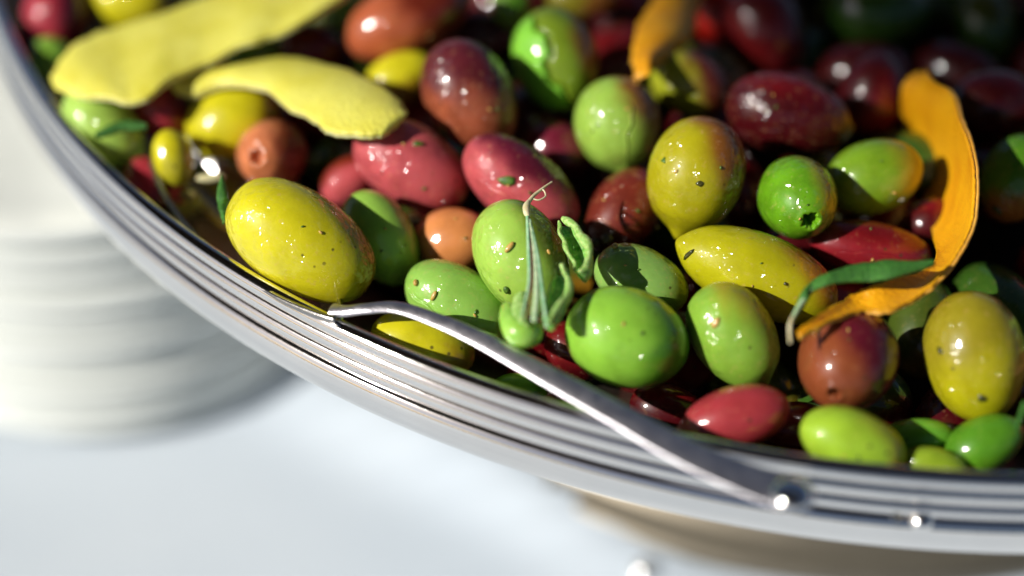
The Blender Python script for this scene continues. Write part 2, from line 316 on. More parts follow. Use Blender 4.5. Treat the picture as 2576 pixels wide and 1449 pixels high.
# ---------------------------------------------------------------- olives
# internal key: centre x, y, z (m), long axis (unit), half length, half width (m)
SHAPE = {
 'crimson_a': (-0.0950, 0.0888, -0.0051, 0.171, 0.527, 0.832, 0.00831, 0.00695),
 'yellow_a': (-0.0796, 0.0939, -0.0045, 0.966, -0.175, -0.191, 0.00918, 0.00651),
 'green_a': (-0.0937, 0.0764, -0.0083, 0.500, -0.585, -0.639, 0.00609, 0.00504),
 'green_b': (-0.0785, 0.0499, -0.0043, 0.643, -0.518, -0.565, 0.00979, 0.00642),
 'crimson_b': (-0.0690, 0.0579, -0.0053, 0.492, -0.704, -0.511, 0.00688, 0.00576),
 'yellow_b': (-0.0538, 0.0521, -0.0044, 0.925, 0.100, 0.366, 0.00943, 0.00745),
 'green_c': (-0.0630, 0.0682, -0.0120, 1.000, 0.000, 0.000, 0.00483, 0.00386),
 'green_d': (-0.0526, 0.0775, -0.0062, 0.966, 0.175, 0.191, 0.00633, 0.00487),
 'crimson_c': (-0.0405, 0.0757, -0.0036, 1.000, 0.000, 0.000, 0.00660, 0.00531),
 'orange_pit': (-0.0451, 0.0401, -0.0026, -0.234, -0.807, 0.542, 0.00802, 0.00657),
 'crimson_d': (-0.0677, 0.0376, -0.0093, 0.643, -0.518, -0.565, 0.00715, 0.00482),
 'yellow_s': (-0.0632, 0.0377, -0.0017, 0.259, -0.653, -0.712, 0.00556, 0.00371),
 'yellow_big': (-0.0367, 0.0097, 0.0021, 0.839, -0.368, -0.402, 0.01418, 0.00879),
 'green_e': (-0.0236, 0.0174, -0.0039, 0.530, -0.573, -0.625, 0.00941, 0.00627),
 'orange_a': (-0.0107, 0.0196, -0.0063, 0.925, -0.142, 0.351, 0.00718, 0.00605),
 'red_chip': (0.0017, 0.0268, 0.0008, 0.788, -0.416, -0.454, 0.01211, 0.00692),
 'pink_a': (-0.0185, 0.0335, 0.0000, 0.848, -0.358, -0.391, 0.01172, 0.00762),
 'pink_b': (-0.0305, 0.0372, -0.0063, 0.819, 0.388, 0.423, 0.00598, 0.00434),
 'maroon_a': (-0.0079, 0.0461, 0.0063, 0.469, -0.597, -0.651, 0.01130, 0.00833),
 'yellow_c': (-0.0216, 0.0619, -0.0008, 0.940, 0.231, 0.252, 0.00740, 0.00514),
 'terracotta_a': (-0.0207, 0.0735, 0.0048, 0.927, 0.253, 0.276, 0.01302, 0.00726),
 'green_f': (-0.0347, 0.0849, -0.0010, 0.342, 0.635, 0.693, 0.00587, 0.00391),
 'green_g': (-0.0286, 0.0756, -0.0070, 0.866, 0.338, 0.369, 0.00405, 0.00291),
 'maroon_b': (-0.0065, 0.0867, -0.0081, 0.940, -0.231, -0.252, 0.00746, 0.00580),
 'green_h': (-0.0002, 0.0861, -0.0003, 0.342, -0.635, -0.693, 0.00506, 0.00408),
 'olive_a': (0.0143, 0.0840, 0.0030, 1.000, 0.000, 0.000, 0.00744, 0.00404),
 'green_crack': (0.0086, 0.0594, 0.0052, 0.309, -0.643, -0.701, 0.01034, 0.00812),
 'green_tip': (0.0197, 0.0417, 0.0032, 0.137, -0.787, -0.602, 0.00899, 0.00815),
 'olive_b': (0.0346, 0.0574, 0.0008, 0.906, -0.286, -0.312, 0.00808, 0.00615),
 'red_a': (0.0426, 0.0913, -0.0053, 0.342, -0.635, -0.693, 0.00707, 0.00549),
 'dark_a': (0.0517, 0.0810, -0.0027, 0.500, -0.585, -0.639, 0.01015, 0.00795),
 'dark_big': (0.0518, 0.0442, 0.0035, 0.970, -0.163, -0.178, 0.01191, 0.00759),
 'dark_b': (0.0708, 0.0604, -0.0040, 0.168, 0.452, 0.876, 0.00853, 0.00687),
 'darkgreen_a': (0.0759, 0.0879, -0.0030, 1.000, 0.000, 0.000, 0.01054, 0.00757),
 'darkgreen_b': (0.0981, 0.0858, -0.0050, 0.342, -0.635, -0.693, 0.00806, 0.00609),
 'dark_c': (0.0932, 0.0549, -0.0020, 0.996, 0.059, 0.064, 0.00908, 0.00677),
 'green_right': (0.0657, 0.0281, 0.0016, 0.951, 0.209, 0.228, 0.00902, 0.00678),
 'green_hole': (0.0505, 0.0187, 0.0044, 0.137, -0.971, 0.196, 0.00849, 0.00696),
 'olive_tip': (0.0326, 0.0227, 0.0064, -0.276, -0.649, -0.709, 0.01059, 0.00861),
 'rust_a': (0.0204, 0.0242, -0.0036, -0.561, -0.695, -0.450, 0.00914, 0.00636),
 'magenta_a': (0.0089, 0.0441, -0.0055, 0.866, -0.338, -0.369, 0.00742, 0.00576),
 'green_seeds': (0.0016, 0.0061, 0.0014, 0.469, -0.597, -0.651, 0.01065, 0.00770),
 'green_i': (-0.0093, 0.0038, -0.0073, 0.848, -0.358, -0.391, 0.01044, 0.00640),
 'green_j': (0.0224, 0.0042, -0.0020, 0.906, -0.286, -0.312, 0.00854, 0.00565),
 'green_front': (0.0191, -0.0119, -0.0003, 0.951, -0.209, -0.228, 0.01044, 0.00833),
 'green_k': (0.0371, -0.0098, -0.0017, 0.530, -0.573, -0.625, 0.00946, 0.00693),
 'yellow_long': (0.0426, 0.0045, -0.0009, -0.927, 0.253, 0.276, 0.01479, 0.00715),
 'red_b': (0.0639, 0.0148, -0.0040, 0.990, -0.094, -0.103, 0.01098, 0.00496),
 'plum_hole': (0.0554, -0.0162, -0.0012, -0.369, -0.921, 0.129, 0.00992, 0.00813),
 'olive_big': (0.0766, -0.0147, -0.0018, 0.174, -0.665, -0.726, 0.01094, 0.00824),
 'green_edge': (0.0924, 0.0297, -0.0001, -0.423, -0.612, -0.668, 0.00836, 0.00668),
 'red_tip': (0.0365, -0.0246, -0.0060, -0.970, -0.163, -0.178, 0.00909, 0.00506),
 'dark_d': (0.0483, -0.0193, -0.0141, 1.000, 0.000, 0.000, 0.00770, 0.00435),
 'lime_rim': (0.0546, -0.0315, -0.0046, 0.940, -0.231, -0.252, 0.00878, 0.00534),
 'green_l': (0.0664, -0.0249, -0.0110, 0.990, 0.094, 0.103, 0.00643, 0.00341),
 'green_m': (0.0770, -0.0281, -0.0086, 0.906, 0.286, 0.312, 0.00680, 0.00453),
 'lime_b': (0.0679, -0.0331, -0.0083, 0.985, -0.117, -0.128, 0.00543, 0.00288),
 'yellow_rim': (-0.0152, -0.0064, -0.0074, 0.951, -0.209, -0.228, 0.00925, 0.00530),
 'green_rim': (0.0012, -0.0114, -0.0136, 0.996, -0.059, -0.064, 0.00490, 0.00313),
 'red_rim': (0.0040, -0.0057, -0.0159, 0.906, -0.286, -0.312, 0.00520, 0.00347),
 'dark_e': (0.0109, -0.0032, -0.0121, 0.707, -0.478, -0.521, 0.00588, 0.00457),
 'dark_f': (0.0273, -0.0149, -0.0154, 0.940, -0.231, -0.252, 0.00746, 0.00475),
 'dark_g': (0.0766, 0.0249, -0.0065, 0.766, 0.434, 0.474, 0.00510, 0.00437),
}
FILL = [
 (-0.0876, 0.1141, -0.0177, 0.674, 0.650, 0.351, 0.00816, 0.00621),
 (-0.0616, 0.0716, -0.0226, 0.972, 0.188, 0.138, 0.00979, 0.00751),
 (-0.0760, 0.0808, -0.0180, -0.792, 0.173, 0.586, 0.00958, 0.00662),
 (-0.0692, 0.1023, -0.0151, 0.732, 0.548, -0.405, 0.00979, 0.00679),
 (-0.0676, 0.1218, -0.0175, -0.223, 0.962, 0.158, 0.01142, 0.00738),
 (-0.0457, 0.0412, -0.0176, -0.282, 0.909, 0.306, 0.01099, 0.00749),
 (-0.0550, 0.0584, -0.0170, 0.032, 0.987, 0.160, 0.00911, 0.00662),
 (-0.0489, 0.0823, -0.0172, -0.047, 0.975, -0.218, 0.00961, 0.00714),
 (-0.0569, 0.0958, -0.0138, 0.695, 0.712, -0.099, 0.00972, 0.00714),
 (-0.0521, 0.1149, -0.0149, -0.497, 0.688, 0.529, 0.01145, 0.00764),
 (-0.0342, 0.0267, -0.0181, 0.473, 0.815, 0.334, 0.00943, 0.00714),
 (-0.0329, 0.0476, -0.0150, -0.567, 0.820, -0.080, 0.01044, 0.00704),
 (-0.0367, 0.0650, -0.0137, 0.903, 0.224, -0.366, 0.01070, 0.00778),
 (-0.0340, 0.0832, -0.0138, 0.681, 0.703, -0.205, 0.00965, 0.00670),
 (-0.0371, 0.0988, -0.0115, 0.985, 0.122, -0.122, 0.00885, 0.00661),
 (-0.0188, 0.0289, -0.0188, -0.458, 0.516, -0.724, 0.01082, 0.00763),
 (-0.0150, 0.0448, -0.0135, 0.715, 0.665, 0.215, 0.01014, 0.00761),
 (-0.0160, 0.0611, -0.0121, 0.760, 0.595, 0.262, 0.01157, 0.00751),
 (0.0073, 0.0067, -0.0167, 0.877, 0.363, -0.314, 0.00950, 0.00672),
 (-0.0005, 0.0295, -0.0140, 0.763, 0.456, 0.459, 0.00978, 0.00752),
 (0.0035, 0.0624, -0.0108, 0.212, 0.869, -0.446, 0.01112, 0.00737),
 (0.0067, 0.0835, -0.0137, 0.746, 0.647, 0.159, 0.00940, 0.00703),
 (-0.0001, 0.0990, -0.0100, -0.945, 0.182, 0.272, 0.01057, 0.00754),
 (0.0242, 0.0142, -0.0143, 0.983, 0.116, -0.143, 0.01002, 0.00651),
 (0.0152, 0.0295, -0.0179, -0.187, 0.904, -0.384, 0.01049, 0.00763),
 (0.0236, 0.0416, -0.0132, 0.874, 0.030, -0.484, 0.00928, 0.00693),
 (0.0182, 0.0594, -0.0105, 0.596, 0.724, -0.348, 0.00942, 0.00680),
 (0.0213, 0.0797, -0.0100, 0.739, 0.667, 0.092, 0.01046, 0.00779),
 (0.0203, 0.0982, -0.0100, -0.877, 0.470, -0.099, 0.01028, 0.00716),
 (0.0434, -0.0014, -0.0238, -0.647, 0.738, -0.193, 0.01048, 0.00691),
 (0.0275, 0.0005, -0.0163, 0.973, 0.019, 0.232, 0.01131, 0.00773),
 (0.0335, 0.0282, -0.0121, -0.853, 0.513, 0.102, 0.00899, 0.00627),
 (0.0412, 0.0401, -0.0109, -0.339, 0.785, 0.519, 0.01070, 0.00697),
 (0.0401, 0.0596, -0.0115, 0.973, 0.193, -0.127, 0.00936, 0.00636),
 (0.0390, 0.0736, -0.0100, -0.939, 0.328, 0.107, 0.01024, 0.00755),
 (0.0352, 0.1021, -0.0100, -0.120, 0.990, 0.075, 0.00907, 0.00639),
 (0.0593, -0.0105, -0.0169, -0.979, 0.176, 0.101, 0.00991, 0.00752),
 (0.0577, 0.0090, -0.0137, 0.484, 0.873, -0.064, 0.00959, 0.00685),
 (0.0534, 0.0239, -0.0120, 0.721, 0.679, 0.136, 0.01053, 0.00729),
 (0.0592, 0.0421, -0.0116, 0.640, 0.614, -0.461, 0.01031, 0.00733),
 (0.0569, 0.0618, -0.0100, 0.124, 0.966, 0.225, 0.01047, 0.00754),
 (0.0617, 0.0857, -0.0147, 0.593, 0.780, 0.201, 0.00903, 0.00669),
 (0.0545, 0.0980, -0.0100, 0.360, 0.929, 0.086, 0.01005, 0.00718),
 (0.0746, -0.0169, -0.0179, 0.159, 0.979, 0.125, 0.00999, 0.00664),
 (0.0730, 0.0049, -0.0140, 0.133, 0.892, 0.432, 0.00961, 0.00676),
 (0.0696, 0.0303, -0.0148, 0.354, 0.750, 0.559, 0.01020, 0.00762),
 (0.0762, 0.0457, -0.0102, -0.633, 0.722, -0.278, 0.01027, 0.00699),
 (0.0823, 0.0646, -0.0154, 0.828, 0.044, -0.559, 0.00976, 0.00693),
 (0.0723, 0.0757, -0.0100, 0.997, 0.004, 0.073, 0.00987, 0.00698),
 (0.0738, 0.1010, -0.0100, 0.457, 0.799, 0.392, 0.00996, 0.00678),
 (0.0902, -0.0136, -0.0171, -0.487, 0.720, -0.495, 0.01118, 0.00777),
 (0.0872, 0.0076, -0.0135, -0.320, 0.947, 0.015, 0.01185, 0.00764),
 (0.0988, 0.0194, -0.0121, 0.413, 0.768, 0.490, 0.00939, 0.00630),
 (0.0929, 0.0420, -0.0108, -0.429, 0.887, -0.171, 0.01082, 0.00753),
 (0.0989, 0.0621, -0.0117, -0.885, 0.201, -0.420, 0.00865, 0.00636),
 (0.0917, 0.0756, -0.0100, -0.879, 0.453, 0.150, 0.00980, 0.00641),
 (0.0957, 0.0994, -0.0100, -0.828, 0.560, -0.024, 0.00883, 0.00674),
 (0.1127, 0.0803, -0.0100, 0.933, 0.112, 0.343, 0.01031, 0.00725),
 (0.1129, 0.1009, -0.0100, 0.946, 0.319, 0.061, 0.00834, 0.00633),
]
G = (.22, .43, .045); GD = (.10, .28, .012); LG = (.29, .52, .07); BR = (.30, .17, .012)
Y = (.58, .53, .010); YB = (.26, .13, .008); OY = (.40, .37, .015); OB = (.24, .085, .012)
PK = (.50, .085, .095); PD = (.13, .010, .026); TC = (.62, .20, .08); TD = (.19, .022, .009)
MR = (.10, .012, .018); MT = (.30, .075, .032); DK = (.055, .002, .004); DR = (.13, .004, .006)
DG = (.030, .085, .008); DG2 = (.06, .07, .004); CR_ = (.36, .026, .042); RD = (.30, .025, .03)
# key: (name, base, blush (painted shading on some), blush direction (camera right, up, towards), blush threshold, options, label)
LOOK = {
 'crimson_a': ('red_olive', CR_, PD, (1, 0, 0), .3, {}, 'crimson olive above the left end of the wide lemon peel, by the rim'),
 'yellow_a': ('yellow_olive', Y, YB, (.8, -.5, 0), .5, {}, 'yellow olive at the top edge behind the wide lemon peel'),
 'green_a': ('green_olive', G, GD, (0, -1, 0), .6, {}, 'small green olive between the rim and the left end of the wide lemon peel'),
 'green_b': ('green_olive', (.36, .56, .09), GD, (-.7, -.6, 0), .75, {}, 'light green olive with a thin leaf across it, beside the bowl rim'),
 'crimson_b': ('red_olive', CR_, PD, (1, .3, 0), .5, {}, 'crimson olive wedged between the leaf-crossed green olive and a yellow olive'),
 'yellow_b': ('yellow_olive', Y, YB, (1, .2, 0), .7, {}, 'glossy yellow olive under the narrow lemon peel, above the spoon'),
 'green_c': ('green_olive', GD, G, (0, 1, 0), .3, {}, 'mostly hidden dark green olive just under the left tip of the narrow lemon peel'),
 'green_d': ('green_olive', G, GD, (0, -1, 0), .5, {}, 'green olive showing between the two lemon peels'),
 'crimson_c': ('red_olive', DR, TD, (-1, .2, 0), .55, {}, 'dark crimson olive with a brown edge above the narrow lemon peel'),
 'orange_pit': ('pitted_olive', TC, TD, (1, .3, .0), .42, dict(hole=(.22, .24), wet=1), 'terracotta pitted olive with its hole facing out, above the large yellow olive'),
 'crimson_d': ('red_olive', CR_, PD, (-.6, -.6, 0), .2, {}, 'red olive squeezed between the bowl rim and the tip of the spoon'),
 'yellow_s': ('yellow_olive', OY, Y, (-.5, .6, .3), .3, {}, 'small yellow-green olive in the tip of the spoon'),
 'yellow_big': ('yellow_olive', Y, YB, (.85, -.12, -.15), .62, dict(sq=.84, wet=1), 'largest yellow olive, lying in the bowl of the spoon'),
 'green_e': ('green_olive', LG, GD, (.8, .2, -.3), .7, {}, 'plain light green olive right of the large yellow olive, half in its shadow'),
 'orange_a': ('orange_olive', (.62, .23, .07), TD, (1, .5, -.3), .7, dict(sq=.85), 'pale orange olive behind the green olive with seeds on it'),
 'red_chip': ('red_olive', PK, PD, (.55, .75, .1), .34, dict(wet=1, sq=.92, crease=(34, .05, .016, -.5, .8)), 'rose red olive with a dark green herb chip on its skin'),
 'pink_a': ('pink_olive', PK, PD, (.7, .2, -.2), .62, dict(wet=1), 'large pink olive under the right tip of the narrow lemon peel'),
 'pink_b': ('red_olive', PK, TD, (-.3, 1, 0), .35, {}, 'small reddish olive tucked under the left side of the large pink olive'),
 'maroon_a': ('purple_olive', MT, MR, (.1, .95, .1), -.05, dict(wet=1), 'maroon olive fading to orange-brown at its lower end, in the upper middle'),
 'yellow_c': ('yellow_olive', Y, YB, (.5, -.7, 0), .4, {}, 'yellow olive behind the tip of the narrow lemon peel, left of the maroon olive'),
 'terracotta_a': ('orange_olive', (.40, .095, .035), (.13, .014, .006), (.7, .5, 0), .1, dict(tip=.05), 'large terracotta olive at the top edge with two bright glints'),  # darker top and right: shading put into the second colour
 'green_f': ('green_olive', G, GD, (0, -1, 0), .7, {}, 'green olive at the top edge left of the large terracotta olive'),
 'green_g': ('green_olive', G, GD, (0, -1, 0), .7, {}, 'sliver of green olive under the large terracotta olive'),
 'maroon_b': ('purple_olive', DK, MR, (-1, 0, 0), .6, {}, 'nearly black olive in shade right of the large terracotta olive'),
 'green_h': ('green_olive', GD, G, (-1, 0, 0), .3, {}, 'green olive cut by the top edge, left of the cracked green olive'),
 'olive_a': ('green_olive', (.22, .20, .012), OB, (1, 0, 0), .1, {}, 'dull olive-coloured olive at the top edge above the cracked green olive'),
 'green_crack': ('green_olive', (.17, .26, .015), OB, (1, .1, 0), .55, dict(flap=(14, (.20, .52, .04))), 'green olive with a split skin flap down its left side'),
 'green_tip': ('green_olive', (.27, .44, .06), OB, (.75, .55, .1), .45, dict(tip=.06, wet=1, crease=(-14, .035, .030, -.2, 1.2)), 'green olive with a seam down its front and brown blush at upper right'),
 'olive_b': ('green_olive', (.30, .33, .015), (.12, .02, .01), (.8, .25, 0), .1, dict(wet=1), 'olive half green half dark red, below the upper orange peel'),
 'red_a': ('red_olive', (.42, .012, .006), DK, (.7, -.3, 0), .1, {}, 'bright red olive right behind the upper orange peel'),
 'dark_a': ('black_olive', DK, DR, (-.6, -.4, 0), .4, {}, 'black-red olive at the top, right of the bright red one'),
 'dark_big': ('black_olive', DK, DR, (.2, .8, 0), .3, dict(wet=1, tip=.04, crease=(35, .05, .012, -.4, .85)), 'wet dark red olive with a cluster of white glints, largest in the shaded part'),
 'dark_b': ('black_olive', DK, DR, (.3, -.2, .3), .5, dict(tip=.05), 'dark crimson olive left of the tip of the long orange peel'),
 'darkgreen_a': ('green_olive', DG, DG2, (0, 1, 0), .3, {}, 'broad dark green olive at the top edge, the left one of two'),
 'darkgreen_b': ('green_olive', DG, DG2, (0, 1, 0), .2, {}, 'dark green olive in the top right corner'),
 'dark_c': ('black_olive', DK, DR, (.5, .6, 0), .5, {}, 'dark red olive at the right edge, right of the long orange peel tip'),
 'green_right': ('green_olive', (.15, .28, .012), (.30, .26, .01), (.6, .2, .1), .6, {}, 'green olive nestled inside the curve of the long orange peel'),
 'green_hole': ('pitted_olive', (.12, .32, .008), (.28, .30, .02), (.75, .3, 0), .5, dict(hole=(.22, .42), wet=1), 'green pitted olive with its dark hole facing out'),
 'olive_tip': ('green_olive', (.36, .33, .006), OB, (.75, .6, 0), .35, dict(tip=.10, wet=1), 'plump olive-yellow olive with a pointed tip at its bottom'),
 'rust_a': ('purple_olive', (.16, .022, .012), DK, (-.3, -.7, 0), .5, dict(wet=1, hole=(.42, .28)), 'rust red olive with herb crumbs in its cavity, left of the pointed olive'),
 'magenta_a': ('purple_olive', (.16, .012, .03), DK, (.2, -.6, 0), .2, {}, 'shaded magenta olive behind the rose red olive'),
 'green_seeds': ('green_olive', (.33, .54, .075), (.12, .16, .01), (.85, .28, -.1), .42, dict(wet=1), 'light green olive with two brown seeds on it, behind the herb sprig'),
 'green_i': ('green_olive', (.26, .49, .08), GD, (0, -1, 0), .8, dict(wet=1, crease=(35, .05, .028, -.9, .0)), 'creased bright green olive just above the spoon handle'),
 'green_j': ('green_olive', (.24, .44, .09), (.20, .25, .02), (.85, -.3, 0), .65, dict(wet=1, sq=.88, crease=(25, .06, .020, -.3, .7)), 'green olive behind the smooth green olive, touching the curled leaf'),
 'green_front': ('green_olive', (.24, .50, .045), (.07, .22, .008), (.85, -.2, 0), .42, {}, 'smooth bright green olive nearest the spoon handle with one big glint'),  # second colour paints shading on the right side
 'green_k': ('green_olive', (.22, .41, .04), (.34, .30, .02), (.2, .75, .2), .75, dict(wet=1, tip=.06, sq=.9), 'green olive with small brown scars, right of the smooth bright green olive'),
 'yellow_long': ('yellow_olive', (.42, .40, .006), (.36, .13, .01), (.85, .2, 0), .55, dict(tip=.03, wet=1), 'long yellow olive with a pointed left end below the pointed olive-yellow one'),
 'red_b': ('red_olive', (.22, .010, .016), DR, (.3, .9, 0), .2, dict(crease=(15, .05, .012, -.5, .6)), 'deep red olive behind the dark green rosemary leaf'),
 'plum_hole': ('pitted_olive', (.21, .052, .017), (.11, .006, .015), (.7, .5, 0), .05, dict(hole=(.13, .30)), 'plum and brown pitted olive in front of the lower end of the orange peel'),
 'olive_big': ('yellow_olive', (.40, .37, .005), (.26, .22, .01), (-.5, .7, .2), .3, dict(wet=1), 'big olive-yellow olive with brown spots at the right edge'),
 'green_edge': ('green_olive', (.09, .26, .012), (.34, .11, .02), (-.1, -.85, .1), .55, dict(wet=1), 'green olive with an orange-brown end at the right edge outside the orange peel'),
 'red_tip': ('red_olive', (.34, .035, .042), CR_, (.5, -.3, 0), .5, dict(tip=.08), 'rosy red olive with a pointed left end near the bowl rim'),
 'dark_d': ('black_olive', DR, DK, (.3, -.3, 0), .3, {}, 'dark red olive between the rosy pointed olive and the plum pitted one'),
 'lime_rim': ('green_olive', (.30, .48, .03), (.34, .36, .02), (.6, .1, 0), .5, {}, 'lime green olive rising just above the front rim'),
 'green_l': ('green_olive', (.14, .38, .03), GD, (0, -.7, 0), .5, {}, 'small green olive right of the lime green one, set back from the rim'),
 'green_m': ('green_olive', (.08, .24, .012), GD, (0, -.5, 0), .5, {}, 'deep green olive under the big olive-yellow one, near the front rim'),
 'lime_b': ('green_olive', (.24, .36, .02), GD, (0, -.5, 0), .5, {}, 'sliver of green olive behind the front rim below the small green one'),
 'yellow_rim': ('yellow_olive', Y, YB, (.8, -.4, -.1), .45, {}, 'yellow olive between the spoon handle and the rim'),
 'green_rim': ('green_olive', G, GD, (.7, -.3, 0), .4, {}, 'green olive sliver under the spoon handle against the rim'),
 'red_rim': ('red_olive', CR_, PD, (0, -1, 0), .4, {}, 'bit of red olive peeping under the spoon handle'),
 'dark_e': ('black_olive', DR, DK, (0, -.3, 0), .3, {}, 'small dark brown-red olive left of the smooth bright green olive'),
 'dark_f': ('black_olive', DK, DR, (0, 1, 0), .3, {}, 'dark olive in the shade under the smooth bright green olive'),
 'dark_g': ('black_olive', DK, DR, (0, 1, 0), .3, {}, 'dark olive inside the lower curve of the orange peel'),
}
def olive(name, C, ax, A, B, base, blush, bdir, bth, opt, nu=88, nv=64, seed=0):
    C = np.array(C, float); ax = np.array(ax, float); ax /= np.linalg.norm(ax)
    e1 = CV - ax*(CV@ax); e1 /= np.linalg.norm(e1); e2 = np.cross(ax, e1)
    crease = opt.get('crease'); flap = opt.get('flap')
    th = np.linspace(0, np.pi, nv)
    # finer rings near the head when there is a hole
    if opt.get('hole'): th = np.pi*(np.linspace(0, 1, nv)**1.35)
    ph = np.linspace(0, 2*np.pi, nu, endpoint=False)
    if crease or flap:      # crowd the meridians round the groove
        p0 = math.radians((crease or flap)[0]); x = (ph-np.pi); ph = p0+np.pi*np.sign(x)*np.abs(x/np.pi)**2.0
    T, Ph = np.meshgrid(th, ph, indexing='ij'); T = T.ravel(); Ph = Ph.ravel()
    ct = np.cos(T); st = np.sin(T)
    r = st**opt.get('sq', .96); r *= 1-.05*ct
    x = ct.copy()
    unit = np.stack([ct, st*np.cos(Ph), st*np.sin(Ph)], -1)
    lump = 1+.012*wob(unit, 2.2, seed)+.006*wob(unit, 6, seed+1)
    if opt.get('tip'):
        x += opt['tip']*np.exp(-(T/.20)**2)*1.3; r *= 1-.16*sstep(.75, 1.0, ct)*(opt['tip']/.1)
    dx = np.zeros_like(x); dr = np.zeros_like(x)
    if opt.get('hole'):
        hr, dep = opt['hole']
        k = st/hr; head = ct > 0
        jag = 1+.10*np.sin(Ph*5+seed)+.07*np.sin(Ph*9)
        dx -= np.where(head, dep*(1-sstep(.45, 1.05, k*jag)), 0)
        dx += np.where(head, .018*np.exp(-((k-1.35)/.28)**2), 0)
        r = np.where(head & (k < 1), r*(.55+.45*sstep(.2, 1, k)), r)
    side = np.zeros_like(x)
    if crease:
        p0, wdt, dep, t0, t1 = crease; p0 = math.radians(p0)
        path = .10*np.sin(ct*5+seed)+.03*np.sin(ct*17)
        dphi = (Ph-p0-path+np.pi) % (2*np.pi)-np.pi
        arcd = dphi*st
        win = sstep(t0-.15, t0+.1, ct)*(1-sstep(t1-.1, t1+.15, ct))
        dr -= dep*2.2*np.exp(-(arcd/(wdt*.5))**2)*win; dr += dep*.8*np.exp(-((arcd-wdt*1.1)/wdt)**2)*win
    if flap:
        p0 = math.radians(flap[0])
        path = .16*np.sin(ct*6)+.05*np.sin(ct*19)+.03*np.sin(ct*41)
        dphi = (Ph-p0-path+np.pi) % (2*np.pi)-np.pi
        arcd = dphi*st; s_ = -1
        win = sstep(-.95, -.8, ct)*(1-sstep(.85, .97, ct))
        dr -= .26*np.exp(-((arcd+.0)/.036)**2)*win
        side = (1-sstep(-.02, .02, arcd*-1*s_*-1))*win if False else sstep(.02, .05, arcd)*(1-sstep(1.1, 1.6, arcd))*win
        dr += .035*side
    rad = (r*lump+dr*np.maximum(st, .15)**.5)
    X = (x*lump+dx)
    V = X[:, None]*A*ax + (rad*np.cos(Ph)*B)[:, None]*e1 + (rad*np.sin(Ph)*B)[:, None]*e2
    F = grid_faces(nv, nu, False, True)
    o = mesh(name, V, F, (M_CLEAN if name in ('yellow_olive', 'green_olive') else M_WET) if opt.get('wet') else M_SMOOTH)
    o.location = (C[0], C[1], C[2]+H)
    # colours of the skin, with painted shading on some olives
    nrm = X[:, None]*ax + (rad*np.cos(Ph))[:, None]*e1 + (rad*np.sin(Ph))[:, None]*e2
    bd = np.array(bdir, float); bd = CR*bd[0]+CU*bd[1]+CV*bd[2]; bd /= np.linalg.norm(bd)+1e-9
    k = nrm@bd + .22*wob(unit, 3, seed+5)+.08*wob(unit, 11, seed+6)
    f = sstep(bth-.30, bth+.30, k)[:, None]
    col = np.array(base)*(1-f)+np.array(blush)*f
    if flap: col = col*(1-side[:, None])+np.array(flap[1])*side[:, None]
    j = 1+.06*wob(unit, 4, seed+9)[:, None]; col = np.clip(col*j, 0, 1)
    ca = o.data.color_attributes.new('tint', 'FLOAT_COLOR', 'POINT')
    ca.data.foreach_set('color', np.concatenate([col, np.ones((len(col), 1))], 1).ravel())
    return o
CATS = {'green_olive': 'green olive', 'yellow_olive': 'yellow olive', 'red_olive': 'red olive', 'pink_olive': 'pink olive', 'orange_olive': 'orange olive', 'purple_olive': 'purple olive', 'black_olive': 'dark olive', 'pitted_olive': 'pitted olive'}
CATS = {k: 'olive' for k in CATS}
for i, (key, S) in enumerate(SHAPE.items()):
    nm, base, blush, bd, bth, opt, label = LOOK[key]
    hi = bool(opt)
    o = olive(nm, S[0:3], S[3:6], S[6], S[7], base, blush, bd, bth, opt, 128 if hi else 72, 96 if hi else 48, seed=i*11+3)
    tag(o, label, CATS[nm])
